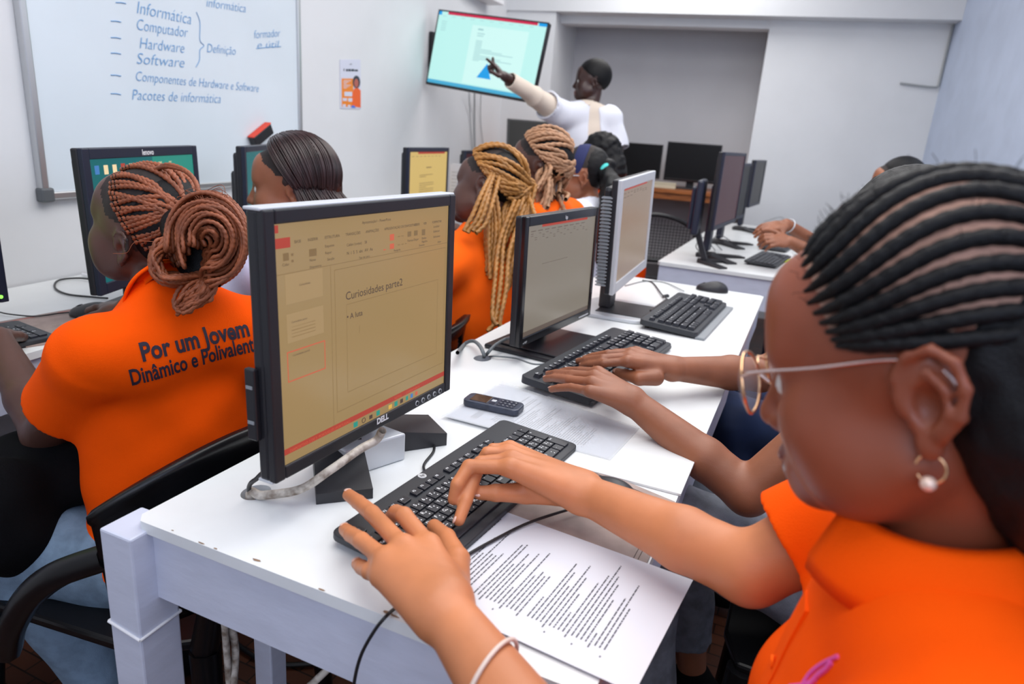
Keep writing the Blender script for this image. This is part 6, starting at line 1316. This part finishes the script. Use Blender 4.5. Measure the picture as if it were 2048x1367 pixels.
# ================================================================ girl with navy headband and ponytail
H5 = az_head(W(1163, 356, 2.86), 104, 2, .99); p5 = H5.p
P5_, k5, a5 = seated(p5[0]+.06, p5[1], FACE_L, .47)
G5 = Fig('girl with navy headband, pale glasses and black ponytail in white shirt', H5, p5+V(.05, 0, -.10), p5+V(.06, -.17, -.145), p5+V(.06, .17, -.145), P5_, FACE_L, 'skinB', p5+V(-.02, -.22, -.36), p5+V(-.28, -.24, -.30), p5+V(-.10, .20, -.36), p5+V(-.36, .16, -.28), k5, a5, hands=[grip(p5+V(-.28, -.24, -.30), sd=V(0, 1, 0)), grip(p5+V(-.36, .16, -.28))], res=.006, scalpfn=lambda L: hairzone(L))
G5.shirt('whitecloth', hem=-.05, res=.008, th=.014, wr=.004); G5.trousers('navycloth', res=.012); G5.shoes()
ob = sdf_obj('black_hair', [P_ell(H5.w((0, -.042, .042)), V(.077, .075, .088), H5.R, .01), P_plane(H5.R@V(0, 1, .15), H5.w((0, .01, .05)))], .006, 'hair', parent=G5.body, disp=wrinkle(.0012, 130, 180, 4)); shift(ob, -G5.org)
hb5 = [P_ell(H5.w((0, -.016, .042)), V(.0805, .103, .097), H5.R, .01), P_plane(H5.R@V(0, 1, .30), H5.w((0, .045, .045))), P_plane(-(H5.R@V(0, 1, .30)), H5.w((0, -.005, .045)))]
MT['navyband'] = mat('navy_headband', (0.012, 0.018, 0.09), .8); ob = sdf_obj('headband', hb5, .004, 'navyband', parent=G5.body); shift(ob, -G5.org)
sc5 = W(1210, 343, 2.80); xd = nrm(V(.7, -.2, -.3)); X = nrm(np.cross(xd, (0, 0, 1))); Y = np.cross(xd, X); tubes('hair_scrunchie', [np.array([sc5+(X*math.cos(a)+Y*math.sin(a))*.026 for a in np.linspace(0, 2*math.pi, 30)])-G5.org], .013, 'teal', G5.body, n=10)
ob = sdf_obj('ponytail', [P_cap(H5.w((-.02, -.10, .05)), sc5, .04, .024, .02), P_cap(sc5, W(1228, 385, 2.73), .03, .055, .02), P_cap(W(1228, 385, 2.73), W(1222, 470, 2.67), .055, .055, .02), P_cap(W(1222, 470, 2.67), W(1212, 560, 2.62), .05, .03, .02)], .006, 'hair', parent=G5.body, disp=wrinkle(.004, 40, 90, 4)); shift(ob, -G5.org)
b = MB()
for x in (-1, 1):
    c = V(x*.034, .112, .004); b.tube([H5.w(c+V(.023*math.cos(t), 0, .018*math.sin(t)))-G5.org for t in np.linspace(0, 2*math.pi, 22)], .0018, 5); b.tube([H5.w((x*.056, .110, .008))-G5.org, H5.w((x*.077, .05, .012))-G5.org, H5.w((x*.080, -.015, .014))-G5.org], .0022, 5)
b.tube([H5.w((-.011, .112, .008))-G5.org, H5.w((.011, .112, .008))-G5.org], .0016, 5); b.build('glasses', 'silver', G5.body)
# ================================================================ person with black hair bending forward
H6 = az_head(W(1202, 330, 3.30), 95, 38, 1.0); p6 = H6.p
P6_, k6, a6 = seated(p6[0]+.20, p6[1], FACE_L, .47)
G6 = Fig('person with full black hair bending forward in red-orange top below the teacher', H6, p6+V(.11, 0, -.09), p6+V(.13, -.18, -.13), p6+V(.13, .18, -.13), P6_, FACE_L, 'skinB', p6+V(.0, -.22, -.33), p6+V(-.25, -.16, -.33), p6+V(.0, .22, -.33), p6+V(-.25, .16, -.33), k6, a6, hands=[grip(p6+V(-.25, -.16, -.33), sd=V(0, 1, 0)), grip(p6+V(-.25, .16, -.33))], res=.006)
G6.shirt('orange', hem=-.05, res=.009, th=.014); G6.trousers('navycloth', res=.012); G6.shoes()
ob = sdf_obj('black_hair', [P_ell(H6.w((0, -.035, .05)), V(.082, .098, .095), H6.R, .01), P_ell(W(1228, 345, 3.27), V(.06, .07, .09), None, .04)], .007, 'hair', parent=G6.body, disp=wrinkle(.004, 60, 120, 4)); shift(ob, -G6.org)
# ================================================================ teacher
HT = az_head(W(1183, 166, 3.90), 113, 0, .90); pT = HT.p
PT = V(pT[0]+.03, pT[1]-.02, .84); fT = nrm(V(-.62, -.55, 0)); hW = W(1008, 152, 3.46); elb = W(1068, 192, 3.66)
NT = W(1178, 215, 3.90); RS_ = W(1116, 226, 3.84); LS_ = W(1220, 236, 3.94)
r_g = nrm((RS_-LS_)*V(1, 1, 0)); fT = V(-r_g[1], r_g[0], 0)
kT = [PT+V(.08, -.04, -.38), PT+V(-.09, .04, -.38)]; aT = [V(k_[0], k_[1]+.03, .09) for k_ in kT]
hd_ = nrm(W(992, 134, 3.42)-hW); hT, tT = hand_prims(hW, hd_, nrm(V(.3, -.3, .9)), nrm(V(-.2, -.6, -.2)), sc=.92, point=True)
ptr = chain([hW+hd_*.06, hW+hd_*.09, W(986, 116, 3.40)], [.010, .0095, .007], .003, .008)
TE = Fig('teacher in white coat over cream shirt pointing at the television', HT, NT, LS_, RS_, PT, fT, 'skinE', W(1234, 300, 3.95), W(1222, 350, 3.85), elb, hW, kT, aT, hands=[hT, ptr, hand_prims(W(1222, 350, 3.85), V(-.2, -.1, -1), V(.5, -.8, 0), V(-1, 0, 0))[0]], res=.0055, neck=.048, arm=.95, bulk=.92)
TE.trousers('navycloth', res=.010); TE.shoes()
o_ = TE.shirt('cream', hem=-.02, sleeve=(.9, 1.82), res=.006, th=.010, wr=.003, neckr=.050, name='cream_shirt', sl=1.08)
cf = TE.fr
o_ = TE.shirt('coat', hem=-.10, sleeve=(.98, .50), res=.006, th=.018, wr=.005, neckr=.080, neckdrop=.01, name='white_coat', sl=1.04, flare=.016,
     extra=[P_cone(PT+V(0, 0, .15), PT+V(0, 0, -.34), .150, .18, .03), P_ell(TE.P+(TE.N-TE.P)*.50+TE.fr*.13, V(.045, .12, .42), TE.RT, .004, 'sub')])
TE.collar('cream', r=.056, h=.034, ow=.8)
ob = sdf_obj('short_hair', [P_ell(HT.w((0, -.018, .046)), V(.0765, .0975, .0935), HT.R, .01), P_plane(HT.R@V(0, .62, -.78), HT.w((0, .02, .045)))], .005, 'hair', parent=TE.body); shift(ob, -TE.org)
b = MB(); bc = W(1182, 277, 3.80); o = bc[None]; dd = nrm(ray(1182, 277)); Pm, t = march(lambda q: field(TE.shp, q, TE.shd), (bc-dd*.3)[None], dd[None], 80, .8); bc = Pm[0]-dd*.003; X = nrm(np.cross(dd, (0, 0, 1))); Y = np.cross(X, dd)
MT['badgeblue'] = mat('badge_blue', (.10, .25, .75), .6); MT['badgeo'] = mat('badge_orange', (.85, .45, .15), .6)
b.tube([bc+(X*math.cos(a)+Y*math.sin(a))*.026-TE.org for a in np.linspace(-.9, 4.0, 24)], .004, 6); b.tube([bc+X*x-Y*.034-TE.org for x in (-.034, .0, .026)], .0045, 6); b.build('coat_emblem', 'badgeblue', TE.body)
b = MB(); b.cyl(bc-TE.org, bc-dd*.004-TE.org, .012, n=14); b.build('emblem_centre', 'badgeo', TE.body)

# ================================================================ person typing at the middle monitor (face hidden behind the nearest girl)
HB_ = az_head(W(1795, 500, 1.22), 95, 16, 1.0); pB = HB_.p
LWb = q3(1262, 800, .812); RWb = q3(1345, 737, .818)
LEb = W(1496, 985, 1.13); REb = V(-.04, 1.52, .79)
BL = [[q3(1196, 744, .832), q3(1160, 741, .822), q3(1135, 741, .808), q3(1122, 743, .797)], [q3(1190, 752, .834), q3(1143, 748, .826), q3(1112, 746, .812), q3(1097, 748, .798)],
      [q3(1184, 764, .832), q3(1138, 759, .822), q3(1108, 755, .809), q3(1092, 757, .798)], [q3(1180, 782, .826), q3(1142, 774, .818), q3(1118, 775, .808), q3(1103, 778, .798)]]
bl, btl = fingers(BL, [.0090, .0092, .0090, .0082], .0016, .007)
pbl = [P_cap(LWb+V(0, d_, 0), q_[0], .0205, r_, .012) for d_, q_, r_ in zip((.010, .004, -.004, -.010), BL, (.0125, .0125, .012, .0115))]
tbl = [q3(1240, 775, .805), q3(1205, 752, .808), q3(1185, 742, .806)]; pbl += chain(tbl, [.016, .012, .009], .004, .010)
BR = [[q3(1256, 722, .838), q3(1208, 726, .828), q3(1180, 728, .812), q3(1164, 731, .799)], [q3(1260, 712, .840), q3(1206, 716, .832), q3(1174, 719, .815), q3(1157, 722, .800)],
      [q3(1264, 705, .838), q3(1216, 707, .830), q3(1186, 712, .812), q3(1171, 716, .800)], [q3(1272, 702, .832), q3(1232, 704, .824), q3(1212, 707, .81), q3(1200, 711, .800)]]
br, btr = fingers(BR, [.0090, .0092, .0090, .0080], .0016, .007)
pbr = [P_cap(RWb+V(0, d_, 0), q_[0], .0200, r_, .012) for d_, q_, r_ in zip((-.010, -.004, .004, .010), BR, (.0125, .0125, .012, .011))]
tbr = [q3(1312, 755, .810), q3(1278, 757, .808), q3(1252, 749, .806), q3(1233, 744, .806)]; pbr += chain(tbr, [.0165, .0135, .0108, .0092], .004, .010)
PB = V(.19, 1.26, .47); kB = [V(-.13, 1.15, .60), V(-.12, 1.37, .58)]; kB = [V(-.19, 1.13, .615), V(-.16, 1.36, .585)]; aB = [V(-.10, 1.10, .10), V(-.06, 1.36, .10)]
PB = V(.20, 1.24, .50)
BP = Fig('person in lilac shirt and grey jeans typing at the middle monitor', HB_, pB+V(.045, .0, -.125), V(.155, 1.17, .93), V(.15, 1.54, .93), PB, FACE_L, 'skinB', LEb, LWb, REb, RWb, kB, aB, hands=[pbl, bl, pbr, br], res=.0035, arm=.98)
nails(btl, BP.body, BP.org, 'nailB', up=V(-.2, -.1, 1), idx=[1, 2, 3]); nails(btr, BP.body, BP.org, 'nailB', up=V(-.2, -.1, 1), idx=[0, 1, 2]); nails([(tbr[-1], tbr[-1]-tbr[-2], .0092)], BP.body, BP.org, 'nailB', up=V(-.2, -.7, .7))
BP.shirt('lilac', hem=-.05, sleeve=(.45, .50), res=.007, th=.014, wr=.004); BP.trousers('greyjeans', res=.006, wr=.004, cuff=.82); BP.shoes()
ob = sdf_obj('short_curly_hair', [P_ell(HB_.w((0, -.022, .050)), V(.084, .098, .096), HB_.R, .01), P_plane(HB_.R@V(0, .75, -.66), HB_.w((0, .025, .050)))], .003, 'hair', parent=BP.body, disp=lambda P: .0016*np.sin(P[..., 0]*900)*np.sin(P[..., 1]*870)*np.sin(P[..., 2]*910)); shift(ob, -BP.org)
# ================================================================ person with clasped hands at the back right desk
HC = az_head(V(.32, 3.55, 1.14), 100, 5, .98); pC = HC.p; PC, kC, aC = seated(.36, 3.55, FACE_L, .47)
wl, wr_ = W(1580, 483, 2.98), W(1572, 448, 3.06); cl1 = W(1546, 492, 2.93); 
hcl, tcl = hand_prims(wl, nrm(W(1530, 478, 2.95)-wl), nrm(V(-.1, -.8, .6)), V(-.3, .2, 1), curl=(.35, .9, .5), sc=1.0); hcr, tcr = hand_prims(wr_, nrm(W(1512, 458, 3.04)-wr_), nrm(V(0, -.5, .9)), V(-.3, -1, .2), curl=(.2, .35, .3), sc=1.0)
PCn = Fig('person at the back right desk with hands clasped over the keyboards', HC, pC+V(.04, 0, -.12), pC+V(.05, -.19, -.19), pC+V(.05, .19, -.19), PC, FACE_L, 'skinB', V(.14, 3.28, .80), wl, V(.14, 3.62, .80), wr_, kC, aC, hands=[hcl, hcr], res=.005)
nails(tcl, PCn.body, PCn.org, 'nailB', up=V(-.3, -.8, .3), idx=[0, 1, 2, 3], sc=1.1)
PCn.shirt('whitecloth', hem=-.05, res=.010, th=.014); PCn.trousers('navycloth', res=.012); PCn.shoes()
b = MB(); ax = nrm(V(.14, 3.62, .80)-wr_); c = wr_+ax*.02; X = nrm(np.cross(ax, (0, 0, 1))); Y = np.cross(ax, X); b.tube([c+(X*math.cos(a)+Y*math.sin(a))*.031-PCn.org for a in np.linspace(0, 2*math.pi, 24)], .003, 6); b.build('bracelet', 'silver', PCn.body)
ob = sdf_obj('short_black_hair', [P_ell(HC.w((0, -.022, .048)), V(.082, .098, .096), HC.R, .01), P_plane(HC.R@V(0, .75, -.66), HC.w((0, .025, .050)))], .006, 'hair', parent=PCn.body); shift(ob, -PCn.org)
# ================================================================ person in navy trousers at the silver monitor
HE = az_head(V(.22, 1.98, 1.10), 92, 8, .95); pE = HE.p; PE = V(.27, 1.98, .47); kE = [V(-.10, 1.78, .575), V(-.10, 2.06, .56)]; aE = [V(-.04, 1.78, .10), V(-.04, 2.06, .10)]
EP = Fig('person in navy trousers seated between the typing person and the back desk', HE, pE+V(.04, 0, -.12), pE+V(.05, -.18, -.19), pE+V(.05, .18, -.19), PE, FACE_L, 'skinD', V(.20, 1.76, .70), V(.08, 1.80, .63), V(.20, 2.20, .70), V(.08, 2.10, .63), kE, aE, hands=[grip(V(.08, 1.80, .63), sd=V(0, 1, 0), sc=.9), grip(V(.08, 2.10, .63), sc=.9)], res=.007)
EP.shirt('orange', hem=-.05, res=.010, th=.014); EP.trousers('navycloth', res=.008, wr=.005); EP.shoes()
ob = sdf_obj('short_black_hair', [P_ell(HE.w((0, -.022, .046)), V(.080, .098, .094), HE.R, .01), P_plane(HE.R@V(0, .75, -.66), HE.w((0, .025, .050)))], .006, 'hair', parent=EP.body); shift(ob, -EP.org)
# ================================================================ chairs under the other sitters
for x, y, rz_, l in ((.29, .53, 0, 'black plastic armchair of the girl with cornrows'), (.26, 1.25, 0, 'black plastic armchair of the person in lilac shirt typing'), (.34, 1.98, 0, 'black plastic armchair of the person in navy trousers'), (.42, 3.55, 0, 'black plastic armchair of the person with clasped hands'),
                     (-1.02, 1.41, 0, 'black plastic armchair of the person with long straight hair')):
    more_chair(x, y, rz_, l)

def stool(x, y, z, label):
    e = empty('stool', (x, y, 0), label, 'stool'); b = MB(); b.cyl((0, 0, z-.04), (0, 0, z), .15, .155, 28); b.build('seat', 'chair', e)
    for k in range(4): a = k*math.pi/2+.78; b = MB(); b.cyl((.19*math.cos(a), .19*math.sin(a), 0), (.11*math.cos(a), .11*math.sin(a), z-.03), .012, n=10); b.build('leg', 'chair', e)
stool(P3_[0], P3_[1], .41, 'black stool of the girl with golden twists'); stool(P4_[0], P4_[1], .42, 'black stool of the person with sandy twists'); stool(P5_[0], P5_[1], .42, 'black stool of the girl with navy headband'); stool(P6_[0], P6_[1], .42, 'black stool of the person bending forward')

GR = {'monitor': 'computer monitors on the desks', 'keyboard': 'computer keyboards on the desks', 'mouse': 'computer mice on the desks', 'chair': 'black chairs of the computer room', 'stool': 'black stools along the wall desk aisle', 'desk': 'white painted desks', 'person': 'people in the computer class', 'document': 'printed documents on the long desk', 'mat': 'brown desk mats'}
for o in bpy.data.objects:
    if o.parent is None and o.get('category') in GR: o['group'] = GR[o['category']]
